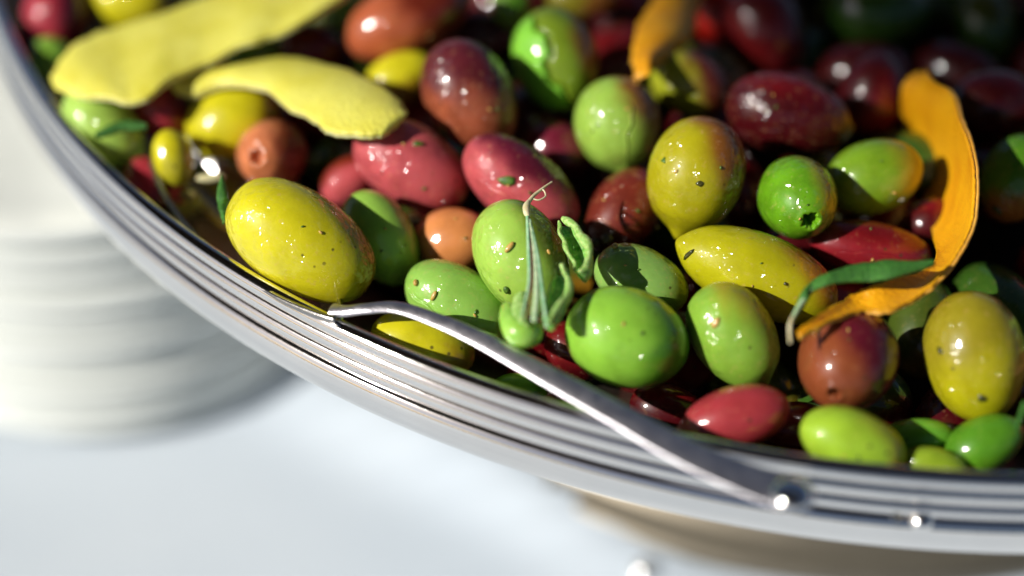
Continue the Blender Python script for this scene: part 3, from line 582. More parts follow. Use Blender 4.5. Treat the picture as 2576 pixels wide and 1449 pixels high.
# the layer beneath, showing only in the gaps, coloured dark to imitate shade there
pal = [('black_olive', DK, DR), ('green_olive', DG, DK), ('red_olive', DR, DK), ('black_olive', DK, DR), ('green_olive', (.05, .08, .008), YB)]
NICK = {'crimson_a': 'corner crimson olive', 'yellow_a': 'top yellow olive', 'green_a': 'small green rim olive', 'green_b': 'leaf-crossed green olive', 'crimson_b': 'wedged crimson olive', 'yellow_b': 'glossy yellow olive', 'green_c': 'hidden green olive', 'green_d': 'green one between peels', 'crimson_c': 'brown-edged crimson olive', 'orange_pit': 'terracotta pitted olive', 'crimson_d': 'spoon-tip red olive', 'yellow_s': 'small olive in spoon', 'yellow_big': 'largest yellow olive', 'green_e': 'plain green olive', 'orange_a': 'pale orange olive', 'red_chip': 'chip-topped rose olive', 'pink_a': 'large pink olive', 'pink_b': 'small reddish olive', 'maroon_a': 'maroon olive', 'yellow_c': 'peel-tip yellow olive', 'terracotta_a': 'large terracotta olive', 'green_f': 'top-edge green olive', 'green_g': 'green sliver', 'maroon_b': 'nearly black olive', 'green_h': 'top green olive', 'olive_a': 'dull top-edge olive', 'green_crack': 'cracked green olive', 'green_tip': 'seamed green olive', 'olive_b': 'two-tone olive', 'red_a': 'bright red olive', 'dark_a': 'black-red top olive', 'dark_big': 'largest dark red olive', 'dark_b': 'peel-side crimson olive', 'darkgreen_a': 'broad dark green olive', 'darkgreen_b': 'top right corner olive', 'dark_c': 'dark red right-edge olive', 'green_right': 'peel-curve green olive', 'green_hole': 'green pitted olive', 'olive_tip': 'pointed olive-yellow olive', 'rust_a': 'rust red olive', 'magenta_a': 'shaded magenta olive', 'green_seeds': 'seeded green olive', 'green_i': 'creased green olive', 'green_j': 'leaf-side green olive', 'green_front': 'smooth bright green olive', 'green_k': 'scarred green olive', 'yellow_long': 'long yellow olive', 'red_b': 'deep red olive', 'plum_hole': 'plum pitted olive', 'olive_big': 'big right-edge yellow olive', 'green_edge': 'green-brown edge olive', 'red_tip': 'rosy pointed olive', 'dark_d': 'dark red front olive', 'lime_rim': 'lime green rim olive', 'green_l': 'small green front olive', 'green_m': 'deep green front olive', 'lime_b': 'lime rim sliver', 'yellow_rim': 'handle-side yellow olive', 'green_rim': 'handle-side green sliver', 'red_rim': 'handle-side red olive', 'dark_e': 'small brown-red olive', 'dark_f': 'shaded dark front olive', 'dark_g': 'peel-curve dark olive'}
def view(p_):
    d_ = np.array(p_[:3])+np.array([0, 0, H])-CAM; z_ = -(d_@CV); return np.array([FP*(d_@CR)/z_, FP*(d_@CU)/z_])
VT = {k: view(v) for k, v in SHAPE.items()}
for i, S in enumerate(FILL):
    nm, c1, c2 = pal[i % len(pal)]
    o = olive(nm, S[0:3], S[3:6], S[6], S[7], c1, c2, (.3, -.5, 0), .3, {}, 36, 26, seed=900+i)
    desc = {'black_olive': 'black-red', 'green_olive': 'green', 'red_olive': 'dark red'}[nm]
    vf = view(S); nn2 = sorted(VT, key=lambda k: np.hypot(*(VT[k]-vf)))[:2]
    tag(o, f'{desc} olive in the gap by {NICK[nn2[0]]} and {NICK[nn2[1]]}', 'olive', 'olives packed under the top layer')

# the rest of the bowlful, beyond the edges of the picture: one mass
rest_v = []; rest_f = []; rest_c = []; rg = np.random.default_rng(21)
allp = np.array([v[:3] for v in SHAPE.values()]+[f[:3] for f in FILL])
palr = [G, LG, OY, PK, TC, MR, DK, DR, Y, GD]
for gx in np.arange(-.10, .27, .0175):
    for gy in np.arange(-.03, .35, .0175):
        x_, y_ = gx+rg.normal()*.0025, gy+rg.normal()*.0025
        rad_ = math.hypot(x_-BC[0], y_-BC[1])
        if rad_ > RI-.016: continue
        t_ = min((RI-rad_)/.10, 1); z_ = -.013+.012*t_*(2-t_)+rg.normal()*.003
        vu, vv = view((x_, y_, z_))
        if abs(vu) < 1288+150 and abs(vv) < 724.5+150: continue
        if np.linalg.norm(allp-np.array([x_, y_, z_]), axis=1).min() < .0145: continue
        a_ = rg.uniform(0, np.pi); ax_ = np.array([math.cos(a_), math.sin(a_), rg.normal()*.25]); ax_ /= np.linalg.norm(ax_)
        q1_ = np.cross(ax_, [0, 0, 1.0]); q1_ /= np.linalg.norm(q1_); q2_ = np.cross(ax_, q1_); B_ = rg.uniform(.0068, .0082); A_ = B_*rg.uniform(1.25, 1.45)
        th_ = np.linspace(0, np.pi, 14); ph_ = np.linspace(0, 2*np.pi, 20, endpoint=False); T_, P__ = np.meshgrid(th_, ph_, indexing='ij'); T_ = T_.ravel()[:, None]; P__ = P__.ravel()[:, None]
        n0 = len(rest_v)*280
        rest_v.append(np.array([x_, y_, z_+H])+np.cos(T_)*A_*ax_+np.sin(T_)*B_*(np.cos(P__)*q1_+np.sin(P__)*q2_))
        rest_f += [tuple(q+n0 for q in f) for f in grid_faces(14, 20, False, True)]
        rest_c.append(np.tile([*palr[rg.integers(len(palr))], 1.0], (280, 1)))
o = mesh('olives_beyond', np.concatenate(rest_v), rest_f, M_SMOOTH)
o.data.color_attributes.new('tint', 'FLOAT_COLOR', 'POINT').data.foreach_set('color', np.concatenate(rest_c).ravel())
tag(o, 'mass of mixed olives filling the rest of the bowl beyond the picture', 'olives', None, 'stuff')

# ---------------------------------------------------------------- peels
def ribbon(stations, zs, nseg=14, steps=70, camber=.0015, thick=.0016, jag=.00035, seed=1, ctwist=None):
    """stations: (u1,v1,u2,v2) edge pairs along the strip; zs: heights of both edges. returns top grid and thickness normal"""
    E1 = np.array([at(s[0], s[1], z[0]) for s, z in zip(stations, zs)]); E2 = np.array([at(s[2], s[3], z[1]) for s, z in zip(stations, zs)])
    E1 = catmull(E1, steps); E2 = catmull(E2, steps); r = np.random.default_rng(seed)
    lin_ = np.stack([np.linspace(0, 1, steps), np.zeros(steps), np.zeros(steps)], 1)
    n1 = r.normal(size=steps)*jag*.6+jag*1.1*wob(lin_, 60, seed+40); n2 = r.normal(size=steps)*jag*.6+jag*1.1*wob(lin_, 75, seed+41)
    n1 = n1*.6+np.roll(n1, 1)*.4; n2 = n2*.6+np.roll(n2, 1)*.4
    if steps >= 80:
        kk = 11; ke = np.hanning(kk+2)[1:-1]; ke /= ke.sum()
        def sm(E_):
            pd_ = np.concatenate([2*E_[:1]-E_[1:kk//2+1][::-1], E_, 2*E_[-1:]-E_[-kk//2:-1][::-1][:kk//2]]); return np.stack([np.convolve(pd_[:, c_], ke, 'valid') for c_ in range(3)], 1)[:len(E_)]
        E1 = sm(E1); E2 = sm(E2)
    w_ = E2-E1; wl = np.linalg.norm(w_, axis=1)[:, None]+1e-9; 
    mid = (E1+E2)/2; T = np.gradient(mid, axis=0)
    Nn = np.cross(T, w_); Nn /= np.linalg.norm(Nn, axis=1)[:, None]+1e-12
    sg = np.sign(Nn@CV); sg[sg == 0] = 1
    if (sg > 0).sum() >= len(sg)/2: Nn = Nn
    else: Nn = -Nn
    ks = np.ones(15)/15
    pad = np.pad(Nn, ((7, 7), (0, 0)), 'edge'); Nn = np.stack([np.convolve(pad[:, c], ks, 'valid') for c in range(3)], 1); Nn /= np.linalg.norm(Nn, axis=1)[:, None]+1e-12
    tt = .5-.5*np.cos(np.linspace(0, np.pi, nseg)); tt = .6*tt+.4*np.linspace(0, 1, nseg); top = np.zeros((steps, nseg, 3))
    for j, t_ in enumerate(tt):
        top[:, j] = E1+w_*t_+Nn*(camber*(1-(2*t_-1)**2))+w_/wl*(n1*(1-t_)**8+n2*t_**8)[:, None]
    P_ = top.reshape(-1, 3)
    off = .00005*wob(P_, 900, seed)+.00015*wob(P_, 160, seed+1)
    top = (P_+np.repeat(Nn, nseg, 0)*off[:, None]).reshape(steps, nseg, 3)
    return top, Nn
def shell(name, top, Nn, d0, d1, mat, parent, inset=0.0):
    s_, n_, _ = top.shape
    a_ = top-Nn[:, None]*d0; b_ = top-Nn[:, None]*d1
    V = np.concatenate([a_.reshape(-1, 3), b_.reshape(-1, 3)]); m_ = s_*n_
    F = []
    for i in range(s_-1):
        for j in range(n_-1):
            q_ = (i*n_+j, i*n_+j+1, (i+1)*n_+j+1, (i+1)*n_+j); F.append(q_); F.append(tuple(x_+m_ for x_ in q_[::-1]))
    for i in range(s_-1):
        F.append((i*n_, (i+1)*n_, (i+1)*n_+m_, i*n_+m_)); F.append(((i+1)*n_+n_-1, i*n_+n_-1, i*n_+n_-1+m_, (i+1)*n_+n_-1+m_))
    for j in range(n_-1):
        F.append((j+1, j, j+m_, j+1+m_)); e = (s_-1)*n_; F.append((e+j, e+j+1, e+j+1+m_, e+j+m_))
    return mesh(name, V, F, mat, parent)
def local(root):
    """move the children's mesh data into the frame of their Empty"""
    L_ = np.array(root.location)
    for o in root.children_recursive:
        if o.parent == root and o.type == 'MESH':
            n_ = len(o.data.vertices); c_ = np.empty(n_*3); o.data.vertices.foreach_get('co', c_)
            o.data.vertices.foreach_set('co', (c_.reshape(-1, 3)-L_).ravel()); o.data.update()
def peel(name, st, zs, mz, mp, label, camber=.0015, seed=1, steps=90, jag=.0003, flip=1):
    top, Nn = ribbon(st, zs, 14, steps, camber, seed=seed, jag=jag)
    mid = top.reshape(-1, 3).mean(0); root = empty(name, mid, label, 'citrus peel')
    shell('zest', top, Nn, 0, .0005, mz, root); 
    shell('pith', top*1.0, Nn, .00052, .0011, mp, root)
    local(root); return root
st = [(136, 186, 140, 222), (146, 160, 186, 242), (166, 134, 232, 242), (202, 102, 280, 246), (295, 66, 332, 258), (390, 38, 385, 236), (470, 12, 425, 198), (560, -25, 520, 156), (680, -55, 611, 108), (790, -70, 690, 88), (900, -60, 764, 52), (1000, -80, 870, -15)]
peel('lemon_peel', st, [(.002, .002)]*1+[(.003, .004)]+[(.004, .005)]*1+[(.004, .006)]*2+[(.005, .007)]*3+[(.006, .009)]*2+[(.008, .010)]*2, M_LEMON, M_LPITH, 'wide flat strip of lemon peel across the top left corner', .0010, 2)
st = [(436, 212, 444, 236), (456, 194, 480, 238), (510, 184, 530, 222), (591, 166, 600, 209), (695, 146, 678, 226), (764, 148, 724, 264), (869, 174, 790, 300), (939, 205, 830, 328), (992, 243, 905, 336), (1018, 268, 965, 334), (1026, 285, 1004, 314)]
peel('lemon_peel', st, [(.001, .001), (.002, .003), (.003, .004), (.004, .006), (.005, .007), (.006, .008), (.008, .009), (.009, .010), (.010, .011), (.010, .011), (.010, .010)], M_LEMON, M_LPITH, 'narrower lemon peel ending in a rounded tip on the large pink olive', .0014, 5)
st = [(1690, -90, 1810, -90), (1655, -30, 1770, -30), (1646, 0, 1762, 0), (1611, 50, 1752, 43), (1598, 98, 1738, 90), (1593, 140, 1700, 130), (1599, 172, 1655, 158), (1608, 200, 1622, 196)]
peel('orange_peel', st, [(.004, .002)]*2+[(.007, .004)]*2+[(.009, .006)]*2+[(.010, .009)]*2, M_ORANGE, M_OPITH, 'ragged orange peel at the top centre above the half green half red olive', .002, 9, jag=.0005)
st = [(2310, 178, 2324, 172), (2275, 200, 2342, 204), (2264, 240, 2392, 232), (2268, 290, 2408, 290), (2284, 345, 2430, 345), (2303, 400, 2444, 400), (2318, 450, 2450, 455), (2325, 505, 2447, 515), (2340, 560, 2436, 568), (2350, 610, 2412, 618), (2352, 650, 2384, 664), (2310, 686, 2345, 712), (2255, 697, 2300, 745), (2200, 716, 2236, 782), (2143, 740, 2180, 778), (2085, 780, 2110, 792), (2040, 805, 2060, 818), (2005, 832, 2012, 842)]
zz = [(.005, .009), (.004, .010), (.001, .012), (-.004, .013), (-.009, .014), (-.012, .014), (-.012, .014), (-.010, .013), (-.006, .012), (-.001, .011), (.004, .010), (.007, .009), (.008, .008), (.008, .008), (.007, .007), (.0085, .0085), (.0095, .0095), (.009, .009)]
peel('orange_peel', st, zz, M_ORANGE, M_OPITH, 'long curved orange peel on the right, bending round the green olives', -.0008, 12, 150, jag=.00022)

# ---------------------------------------------------------------- herbs
def leaf(name, st, zs, mat, label, cat, camber=.0006, thick=.0003, seed=3, steps=50, mat2=None, jag=.0001, parent=None, part=None):
    top, Nn = ribbon(st, zs, 8, steps, camber, seed=seed, jag=jag)
    root = parent or empty(name, top.reshape(-1, 3).mean(0), label, cat)
    shell(part or 'blade', top, Nn, 0, thick, mat, root)
    if mat2: shell('underside', top, Nn, thick+.00003, thick*2, mat2, root)
    if parent is None: local(root)
    return root
st = [(2349, 654, 2352, 664), (2300, 655, 2305, 680), (2240, 652, 2240, 698), (2190, 657, 2185, 705), (2143, 666, 2125, 708), (2090, 684, 2075, 718), (2055, 698, 2045, 732), (2020, 730, 2032, 752), (2002, 768, 2018, 780), (1990, 800, 2000, 806)]
r_ = leaf('rosemary_leaf', st, [(.0125, .0125)]*3+[(.0115, .0115)]*3+[(.010, .010)]*2+[(.0085, .0085)]*2, M_ROSE, 'dark green rosemary leaf lying over the orange peel end and the long yellow olive', 'rosemary leaf', .0006, .0004, seed=21)
for (pts, rad, m_) in (([(2050, 715), (2028, 745), (2008, 775), (1993, 802)], .00038, M_ROSEU), ([(1994, 798), (1987, 822), (1988, 862)], .00033, M_STEM)):
    V_, F_ = tube([at(u, v, .0102-.00001*(v-700)) for u, v in pts], [rad, rad*1.1, rad*.8][:3], 8, 20)
    o = mesh('midrib' if m_ is M_ROSEU else 'stalk', V_-np.array(r_.location), F_, m_, r_)
st = [(238, 338, 242, 344), (265, 318, 275, 336), (300, 305, 310, 325), (335, 303, 340, 325), (368, 312, 368, 322)]
leaf('rosemary_leaf', st, [(.0035, .0035)]*5, M_ROSE, 'short green leaf lying across the light green olive by the rim', 'rosemary leaf', .0006, .0005, seed=23)
st = [(556, 446, 562, 446), (547, 470, 570, 468), (545, 500, 574, 500), (552, 530, 574, 530), (562, 562, 570, 560)]
leaf('rosemary_leaf', st, [(.0060, .0060)]*3+[(.003, .003)]*2, M_ROSE, 'narrow green leaf standing in the spoon beside the large yellow olive', 'rosemary leaf', .0006, .0005, seed=24)
# herb sprig over the light green olive
zs_ = .0105
sp = empty('herb_sprig', at(1335, 640, zs_), 'thin pale herb sprig with a dry curled top over the seeded green olive', 'herb sprig')
L0 = np.array(sp.location)
for nm, pts, rad, m_ in (
    ('dry_tip', [(1389, 457), (1367, 473), (1345, 490), (1330, 508)], [.00014, .00024, .00030, .00040], M_STEM),
    ('bulb', [(1330, 506), (1325, 520), (1325, 535), (1329, 545)], [.00038, .00068, .00060, .00030], M_STEM),
    ('tendril', [(1340, 500), (1356, 503), (1372, 494), (1370, 482), (1364, 476)], [.00016]*5, M_STEM),
    ('green_strand', [(1327, 540), (1330, 622), (1331, 713), (1312, 796)], [.00032, .00034, .00030, .00016], M_STEMG),
    ('brown_strand', [(1331, 548), (1338, 640), (1338, 720), (1326, 800)], [.0002, .00022, .00024, .0002], plain('brown_strand', (.10, .035, .02), (.22, .10, .06), 1200)),
    ('pale_strand', [(1334, 560), (1347, 660), (1350, 740), (1344, 806)], [.0002, .00034, .00050, .00055], M_ROSEU),
    ('green_strand', [(1333, 552), (1352, 640), (1364, 730), (1376, 822)], [.0002, .00032, .00036, .0003], M_STEMG)):
    if nm == 'tendril': rad = [.00015]*5
    V_, F_ = tube([at(u, v, zs_+.001-.0000115*max(v-560, 0)) for u, v in pts], rad, 8, 36)
    mesh(nm, V_-L0, F_, m_, sp)
# curled leaves
def cup(st, depth, name, label, seed, curl, zbase, rolls=(.0005, .0009)):
    top, Nn = ribbon(st, zbase, 22, 60, depth, seed=seed, jag=.00006)
    s_, n_, _ = top.shape
    tt = np.linspace(-1, 1, n_)
    lift = curl*np.clip(np.abs(tt)-.55, 0, 1)**2*8
    W_ = top[:, -1]-top[:, 0]; W_ /= np.linalg.norm(W_, axis=1)[:, None]+1e-9
    inward = -np.sign(tt)*np.clip(np.abs(tt)-.72, 0, 1)*curl*6
    top = top+Nn[:, None]*lift[None, :, None]*(1+.3*np.sin(np.arange(s_)*.7+seed))[:, None, None]+W_[:, None]*inward[None, :, None]
    wave = .00022*wob(np.stack([np.arange(s_)/60., np.zeros(s_), np.zeros(s_)], 1), 30, seed)+.00010*wob(np.stack([np.arange(s_)/60., np.zeros(s_), np.zeros(s_)], 1), 75, seed+4)
    top = top+W_[:, None]*(wave[:, None]*(tt[None, :]**4)*np.sign(tt)[None, :])[..., None]+Nn[:, None]*(wave[:, None]*np.abs(tt)[None, :]**2)[..., None]
    root = empty(name, top.reshape(-1, 3).mean(0), label, 'leaf')
    shell('blade', top, Nn, 0, .0002, M_CURL, root)
    for side_, rr_ in ((0, rolls[0]), (-1, rolls[1])):
        E_ = top[:, side_]+Nn*rr_*.6; q_ = np.linspace(0, 1, 9); wv = 1+.25*np.sin(q_*17+seed)
        V_, F_ = tube([E_[int(round(x_*(s_-1)))] for x_ in q_], list(rr_*(.45+.55*np.sin(np.pi*np.clip(q_*.9+.08, 0, 1)))*wv), 14, 60)
        V_ = V_+.00018*wob(V_, 1400, seed+7)[:, None]*CV
        mesh('rolled_margin', V_, F_, M_CURLP, root)
    local(root); return root
st = [(1404, 566, 1432, 552), (1402, 584, 1450, 566), (1408, 608, 1472, 590), (1418, 632, 1488, 616), (1430, 656, 1496, 648), (1442, 676, 1492, 680), (1450, 692, 1470, 698)]
cup(st, -.0014, 'curled_leaf', 'curled pale green leaf standing between the rose red and the rust red olives', 31, .0004, [(.0075, .009)]*3+[(.007, .0085)]*4, (.0004, .00080))
st = [(1392, 690, 1430, 672), (1384, 715, 1442, 705), (1376, 742, 1444, 740), (1370, 768, 1426, 772), (1364, 795, 1410, 800), (1362, 816, 1392, 822)]
cup(st, -.0010, 'curled_leaf', 'torn curled green leaf right of the pale herb sprig, lower of the two', 33, .0004, [(.0075, .009)]*6, (.0002, .00060))
st = [(1296, 742, 1326, 736), (1288, 765, 1328, 765), (1288, 790, 1330, 796), (1296, 815, 1332, 822)]
leaf('pod_leaf', st, [(.0065, .0065)]*4, M_CURLP, 'small mottled pale leaf left of the herb sprig', 'leaf', .0005, .0003, seed=35)
V_, F_ = tube([at(u, v, z) for u, v, z in ((1276, 775, .004), (1284, 806, .0045), (1305, 836, .0045), (1335, 842, .004), (1352, 820, .004))], [.0012, .0019, .0024, .0020, .0010], 20, 44)
lo = V_.mean(0); o = mesh('rolled_leaf', V_-lo, F_, plain('rolled_leaf_green', (.24, .50, .05), (.34, .60, .10), 500, .35, .3, .3, .0003, .8)); o.location = tuple(lo)
tag(o, 'thick rolled bright green leaf at the foot of the herb sprig', 'leaf')

V_, F_ = tube([at(u, v, z) for u, v, z in ((2582, 1012, .004), (2570, 1040, .002), (2560, 1075, -.001), (2566, 1100, -.004))], [.0005, .0004, .0004, .0003], 10, 24)
lo = V_.mean(0); o = mesh('olive_stalk', V_-lo, F_, M_ROSE); o.location = tuple(lo)
tag(o, 'short green stalk at the right edge below the big olive-yellow olive', 'stalk')
# small herb chips and seeds on the olives (placed on the skins by ray casting)
bpy.context.view_layer.update(); dg = bpy.context.evaluated_depsgraph_get()
def hit(u, v):
    p_ = at(u, v, 0); d_ = Vector(p_-CAM).normalized()
    ok, loc, nor, _, ob, _ = sc.ray_cast(dg, Vector(CAM), d_)
    return np.array(loc), np.array(nor)
def chip(name, u, v, a, b, ang, mat, label, cat, thick=.0003, round_=False, jags=(1, .85, 1.1, .8, 1.05, .9, 1.1)):
    loc, nor = hit(u, v); nor = nor/np.linalg.norm(nor)
    if nor @ CV < 0: nor = -nor
    X = CR*math.cos(math.radians(ang))+CU*math.sin(math.radians(ang)); X = X-nor*(X@nor); X /= np.linalg.norm(X); Yv = np.cross(nor, X)
    px = np.linalg.norm(loc-CAM)/FP; a *= px; b *= px
    if round_:
        V = []; nn = 16; mm = 10
        for i in range(mm):
            t_ = math.pi*i/(mm-1)
            for j in range(nn):
                q_ = 2*math.pi*j/nn; V.append(X*a*math.cos(t_)+Yv*b*math.sin(t_)*math.cos(q_)+nor*b*.8*math.sin(t_)*math.sin(q_))
        o = mesh(name, V, grid_faces(mm, nn, False, True), mat); o.location = tuple(loc+nor*b*.45)
    else:
        k = len(jags); ring = [X*a*jags[i]*math.cos(2*math.pi*i/k)+Yv*b*jags[(i*3) % k]*math.sin(2*math.pi*i/k) for i in range(k)]
        V = [nor*.00030]+[r_*.55+nor*.00028 for r_ in ring]+[r_+nor*.00016 for r_ in ring]+[r_-nor*.0002 for r_ in ring]
        F = [(0, 1+i, 1+(i+1) % k) for i in range(k)]
        for s_ in range(2): F += [(1+s_*k+i, 1+(s_+1)*k+i, 1+(s_+1)*k+(i+1) % k, 1+s_*k+(i+1) % k) for i in range(k)]
        o = mesh(name, V, F, mat); o.location = tuple(loc)
    tag(o, label, cat); return o
chip('herb_chip', 1275, 455, 25, 14, 0, M_HERB, 'dark green herb chip on the rose red olive', 'herb chip', jags=(.8, 1.05, .7, 1.0, 1.1, .75, .95, .85, 1.1))
chip('herb_chip', 1053, 362, 17, 8, 10, M_HERB, 'small green herb chip on the large pink olive', 'herb chip')
chip('herb_chip', 1670, 404, 10, 11, 60, M_HERB, 'small dark triangular chip on the pointed olive-yellow olive', 'herb chip', jags=(1, .8, 1.1))
chip('herb_chip', 1760, 462, 8, 10, 80, M_DARKDEB, 'brown speck in the middle of the pointed olive-yellow olive', 'herb chip')
chip('seed', 1282, 622, 17, 7, 50, M_SEED, 'upper brown seed on the light green olive left of the sprig', 'seed', round_=True)
chip('seed', 1275, 728, 11, 8, 90, M_HERB, 'lower olive-brown seed on the light green olive left of the sprig', 'seed', round_=True)
chip('seed', 1092, 744, 14, 6, 60, M_SEED, 'small yellowish seed on the creased green olive by the handle', 'seed', round_=True)
chip('seed', 1380, 634, 8, 5, -50, M_SEED, 'tiny orange seed on the shaded side of the light green olive, right of the sprig', 'seed', round_=True)
chip('herb_chip', 1732, 640, 22, 6, 30, M_DARKDEB, 'dark crumb near the pointed left end of the long yellow olive', 'herb chip')
chip('herb_chip', 1976, 714, 6, 5, 0, M_DARKDEB, 'tiny dark spot crumb on the long yellow olive, left of the rosemary leaf', 'herb chip')
chip('peppercorn', 1548, 622, 9, 9, 0, M_SEED, 'small orange-brown bead in the cavity of the rust red olive', 'peppercorn', round_=True)
chip('peppercorn', 1527, 600, 17, 15, 0, M_DARKDEB, 'larger dark green berry in the cavity of the rust red olive', 'peppercorn', round_=True)
chip('peppercorn', 1500, 606, 15, 13, 0, M_DARKDEB, 'dark berry at the left lip of the rust red olive cavity', 'peppercorn', round_=True)
chip('peppercorn', 1648, 570, 8, 10, 0, M_DARKDEB, 'small dark berry between the rust red and the pointed olive', 'peppercorn', round_=True)
chip('peppercorn', 1048, 712, 6, 9, 0, M_SEED, 'orange crumb at the left edge of the creased green olive', 'peppercorn', round_=True)
chip('herb_chip', 2470, 1002, 11, 12, 30, M_DARKDEB, 'dark brown spot at the foot of the big olive-yellow olive', 'herb chip')
chip('herb_chip', 2365, 882, 7, 12, 20, M_DARKDEB, 'small brown spot on the left side of the big olive-yellow olive', 'herb chip')
chip('herb_chip', 1800, 812, 10, 16, -40, M_SEED, 'orange-brown scab on the scarred green olive', 'herb chip')
chip('herb_chip', 2508, 528, 16, 10, -30, M_DARKDEB, 'dark scab on the orange-brown end of the olive at the right edge', 'herb chip')

bpy.context.view_layer.update(); dg = bpy.context.evaluated_depsgraph_get()
rc = random.Random(4)
for key in ('yellow_big', 'green_e', 'pink_a', 'red_chip', 'maroon_a', 'green_tip', 'olive_tip', 'dark_big', 'green_hole', 'green_right', 'rust_a', 'green_j', 'green_front', 'yellow_long', 'red_b', 'plum_hole', 'orange_a', 'green_i', 'terracotta_a', 'lime_rim'):
    cu_, cv_ = VT[key]; rb_ = SHAPE[key][7]*FP/.32
    for k_ in range(2):
        aa = rc.uniform(0, 6.28); rr_ = rb_*rc.uniform(.25, .68); sz = rc.uniform(2.6, 5)
        try: chip('herb_crumb', 1288+cu_+rr_*math.cos(aa), 724.5-cv_-rr_*math.sin(aa), sz*1.5, sz*.8, rc.uniform(0, 180), (M_HERB, M_SEED)[k_], f'tiny {("green", "brown")[k_]} herb crumb stuck to the skin of the {NICK[key]}', 'herb crumb', jags=(1, .7, 1.1, .8, .95))
        except Exception: continue

# ---------------------------------------------------------------- spoon
TWS = .65
near = [(396, 350), (386, 385), (396, 435), (430, 505), (480, 572), (555, 642), (635, 700), (705, 742), (790, 778), (846, 796)]
far = [(400, 346), (430, 334), (476, 343), (587, 404), (700, 480), (790, 570), (840, 660), (850, 715), (848, 752), (852, 774)]
zn = [-.004, -.003, -.003, -.003, -.003, -.002, -.001, 0, .001, .0016]; zf = [-.004, -.005, -.006, -.007, -.008, -.009, -.009, -.006, -.003, .0006]
A1 = catmull([at(u, v, z) for (u, v), z in zip(near, zn)], 60); A2 = catmull([at(u, v, z) for (u, v), z in zip(far, zf)], 60)
ns = 24; tt = np.linspace(0, 1, ns); top = np.zeros((60, ns, 3)); wid = np.linalg.norm(A2-A1, axis=1)
for j, t_ in enumerate(tt):
    sag = (1-(2*t_-1)**2)
    top[:, j] = A1+(A2-A1)*t_; top[:, j, 2] -= np.minimum(.011, wid*.42)*sag**.8
spoon = empty('serving_spoon', at(850, 786, 0), 'steel serving spoon holding the large yellow olive, its handle resting on the rim', 'spoon')
L0 = np.array(spoon.location)
Nn = np.tile(np.array([0, 0, 1.0]), (60, 1))
du = np.gradient(top, axis=0); dv = np.gradient(top, axis=1); nn = np.cross(du, dv); nn /= np.linalg.norm(nn, axis=2)[..., None]+1e-12
nn *= np.sign(nn[30, 12, 2]) if nn[30, 12, 2] != 0 else 1
bot = top-nn*.0009
V = np.concatenate([top.reshape(-1, 3), bot.reshape(-1, 3)]); m_ = 60*ns; F = []
for q_ in grid_faces(60, ns): F.append(q_); F.append(tuple(x_+m_ for x_ in q_[::-1]))
for i in range(59): F.append((i*ns, (i+1)*ns, (i+1)*ns+m_, i*ns+m_)); F.append(((i+1)*ns+ns-1, i*ns+ns-1, i*ns+ns-1+m_, (i+1)*ns+ns-1+m_))
for j in range(ns-1): F.append((j+1, j, j+m_, j+1+m_)); e = 59*ns; F.append((e+j, e+j+1, e+j+1+m_, e+j+m_))
mesh('bowl', V-L0, F, M_SPOONB, spoon)
hp = [(835, 780, .0008), (868, 783, .0014), (920, 777, .0026), (1000, 774, .0034), (1100, 806, .0034), (1200, 850, .0032), (1300, 903, .0030), (1400, 958, .0028), (1550, 1040, .0026), (1700, 1124, .0024), (1850, 1192, .0024), (1980, 1240, .0026), (2045, 1264, .0026)]
hw = [.0034, .0026, .0024, .0026, .0030, .0034, .0038, .0042, .0048, .0056, .0066, .0074, .0066]
ht = [.0008, .0008, .0006, .0004, .0004, .0004, .0004, .0004, .0004, .0004, .0004, .0004, .0004]
P_ = catmull([at(*q_) for q_ in hp], 120); w2 = catmull([[x_] for x_ in hw], 120)[:, 0]/1.0; t2 = catmull([[x_] for x_ in ht], 120)[:, 0]
T = np.gradient(P_, axis=0); T /= np.linalg.norm(T, axis=1)[:, None]
k = 32; V = []; tw_ = np.interp(np.linspace(0, 1, 120), [0, .15, .5, .75, 1], np.radians([0, 20, 24, 8, 4]))*TWS
for i in range(120):
    side = np.cross(np.array([0, 0, 1.0]), T[i]); side /= np.linalg.norm(side); up = np.cross(T[i], side)
    e_ = min(1.0, math.sqrt(max(0, 1-((i-112)/8)**2))) if i > 112 else 1.0
    for j in range(k):
        a_ = 2*math.pi*j/k; c_, s_ = math.cos(a_), math.sin(a_)
        V.append(P_[i]+(side*math.cos(tw_[i])+up*math.sin(tw_[i]))*w2[i]*.45*max(e_, .05)*c_+(up*math.cos(tw_[i])-side*math.sin(tw_[i]))*t2[i]*s_)
F = grid_faces(120, k, False, True)+[tuple(range(k))[::-1], tuple(119*k+j for j in range(k))]
mesh('handle', np.array(V)-L0, F, M_SPOON, spoon)
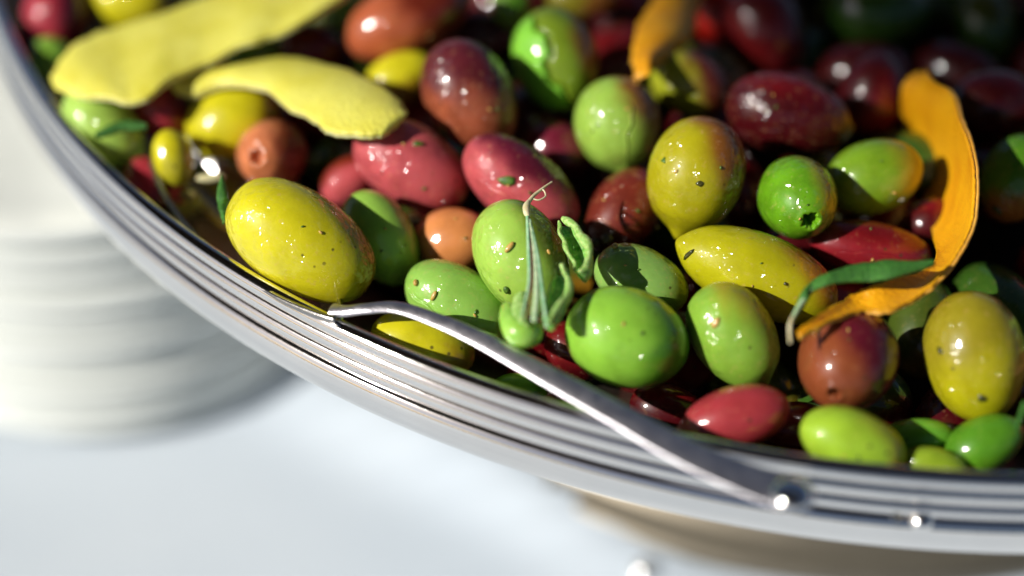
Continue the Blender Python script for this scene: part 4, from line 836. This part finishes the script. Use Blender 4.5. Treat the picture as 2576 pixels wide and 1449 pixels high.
def bead(name, c_, r_, parent, mat, flat=.6, base=None):
    V = []
    for i in range(16):
        for j in range(24):
            t_ = math.pi*i/15; q_ = 2*math.pi*j/24; V.append(np.array(c_)+np.array([r_*math.sin(t_)*math.cos(q_), r_*math.sin(t_)*math.sin(q_), r_*flat*math.cos(t_)]))
    return mesh(name, np.array(V)-np.array(parent.location), grid_faces(16, 24, False, True), mat, parent)
bead('handle_glint_bead', at(1992, 1244, .0030), .0032, spoon, M_GLINT, .5)  # added bead, stands in for a sun glint on the handle end


# garlic slivers in the spoon, oil drops on the rim
def blob(name, c_, a_, mat, label, cat, flat=(1, 1, 1), ang=0):
    V = []; nn_ = 20; mm = 14
    for i in range(mm):
        t_ = math.pi*i/(mm-1)
        for j in range(nn_):
            q_ = 2*math.pi*j/nn_; s_ = abs(math.sin(t_))**.7
            x_ = a_*flat[0]*math.cos(q_)*s_; y_ = a_*flat[1]*math.sin(q_)*s_; z_ = a_*flat[2]*math.cos(t_)
            ca, sa = math.cos(ang), math.sin(ang); V.append((x_*ca-y_*sa, x_*sa+y_*ca, z_))
    o = mesh(name, V, grid_faces(mm, nn_, False, True), mat); o.location = tuple(c_); return tag(o, label, cat)
blob('garlic_sliver', at(530, 447, -.004), .0018, M_GARLIC, 'cream garlic sliver in the spoon above the narrow green leaf', 'garlic sliver', (1.5, .55, .4), .1)
blob('garlic_sliver', at(472, 492, -.007), .0016, M_SEEDY, 'pale yellowish garlic bit low in the spoon near its edge', 'garlic sliver', (1.1, .8, .5), -.2)
bpy.context.view_layer.update(); dg = bpy.context.evaluated_depsgraph_get()
def drop(u, v, a_, label):
    loc, nor = hit(u, v)
    o = blob('oil_drop', loc+nor*a_*.15, a_, M_DROP, label, 'oil drop', (1, 1, .6)); return o
drop(2255, 1300, .0010, 'small clear oil drop on the outer band of the rim at the right')
bead('rim_glint_bead', hit(2318, 1308)[0], .0020, bowl, M_GLINT, .8)  # added in place of a blurred sun glint on the rim
bead('foot_glint_bead', hit(1622, 1436)[0], .0030, bowl, M_GLINT, .8)  # added to give a sun glint at the foot
print('tris', sum(len(o.data.polygons)*2 for o in bpy.data.objects if o.type == 'MESH'))
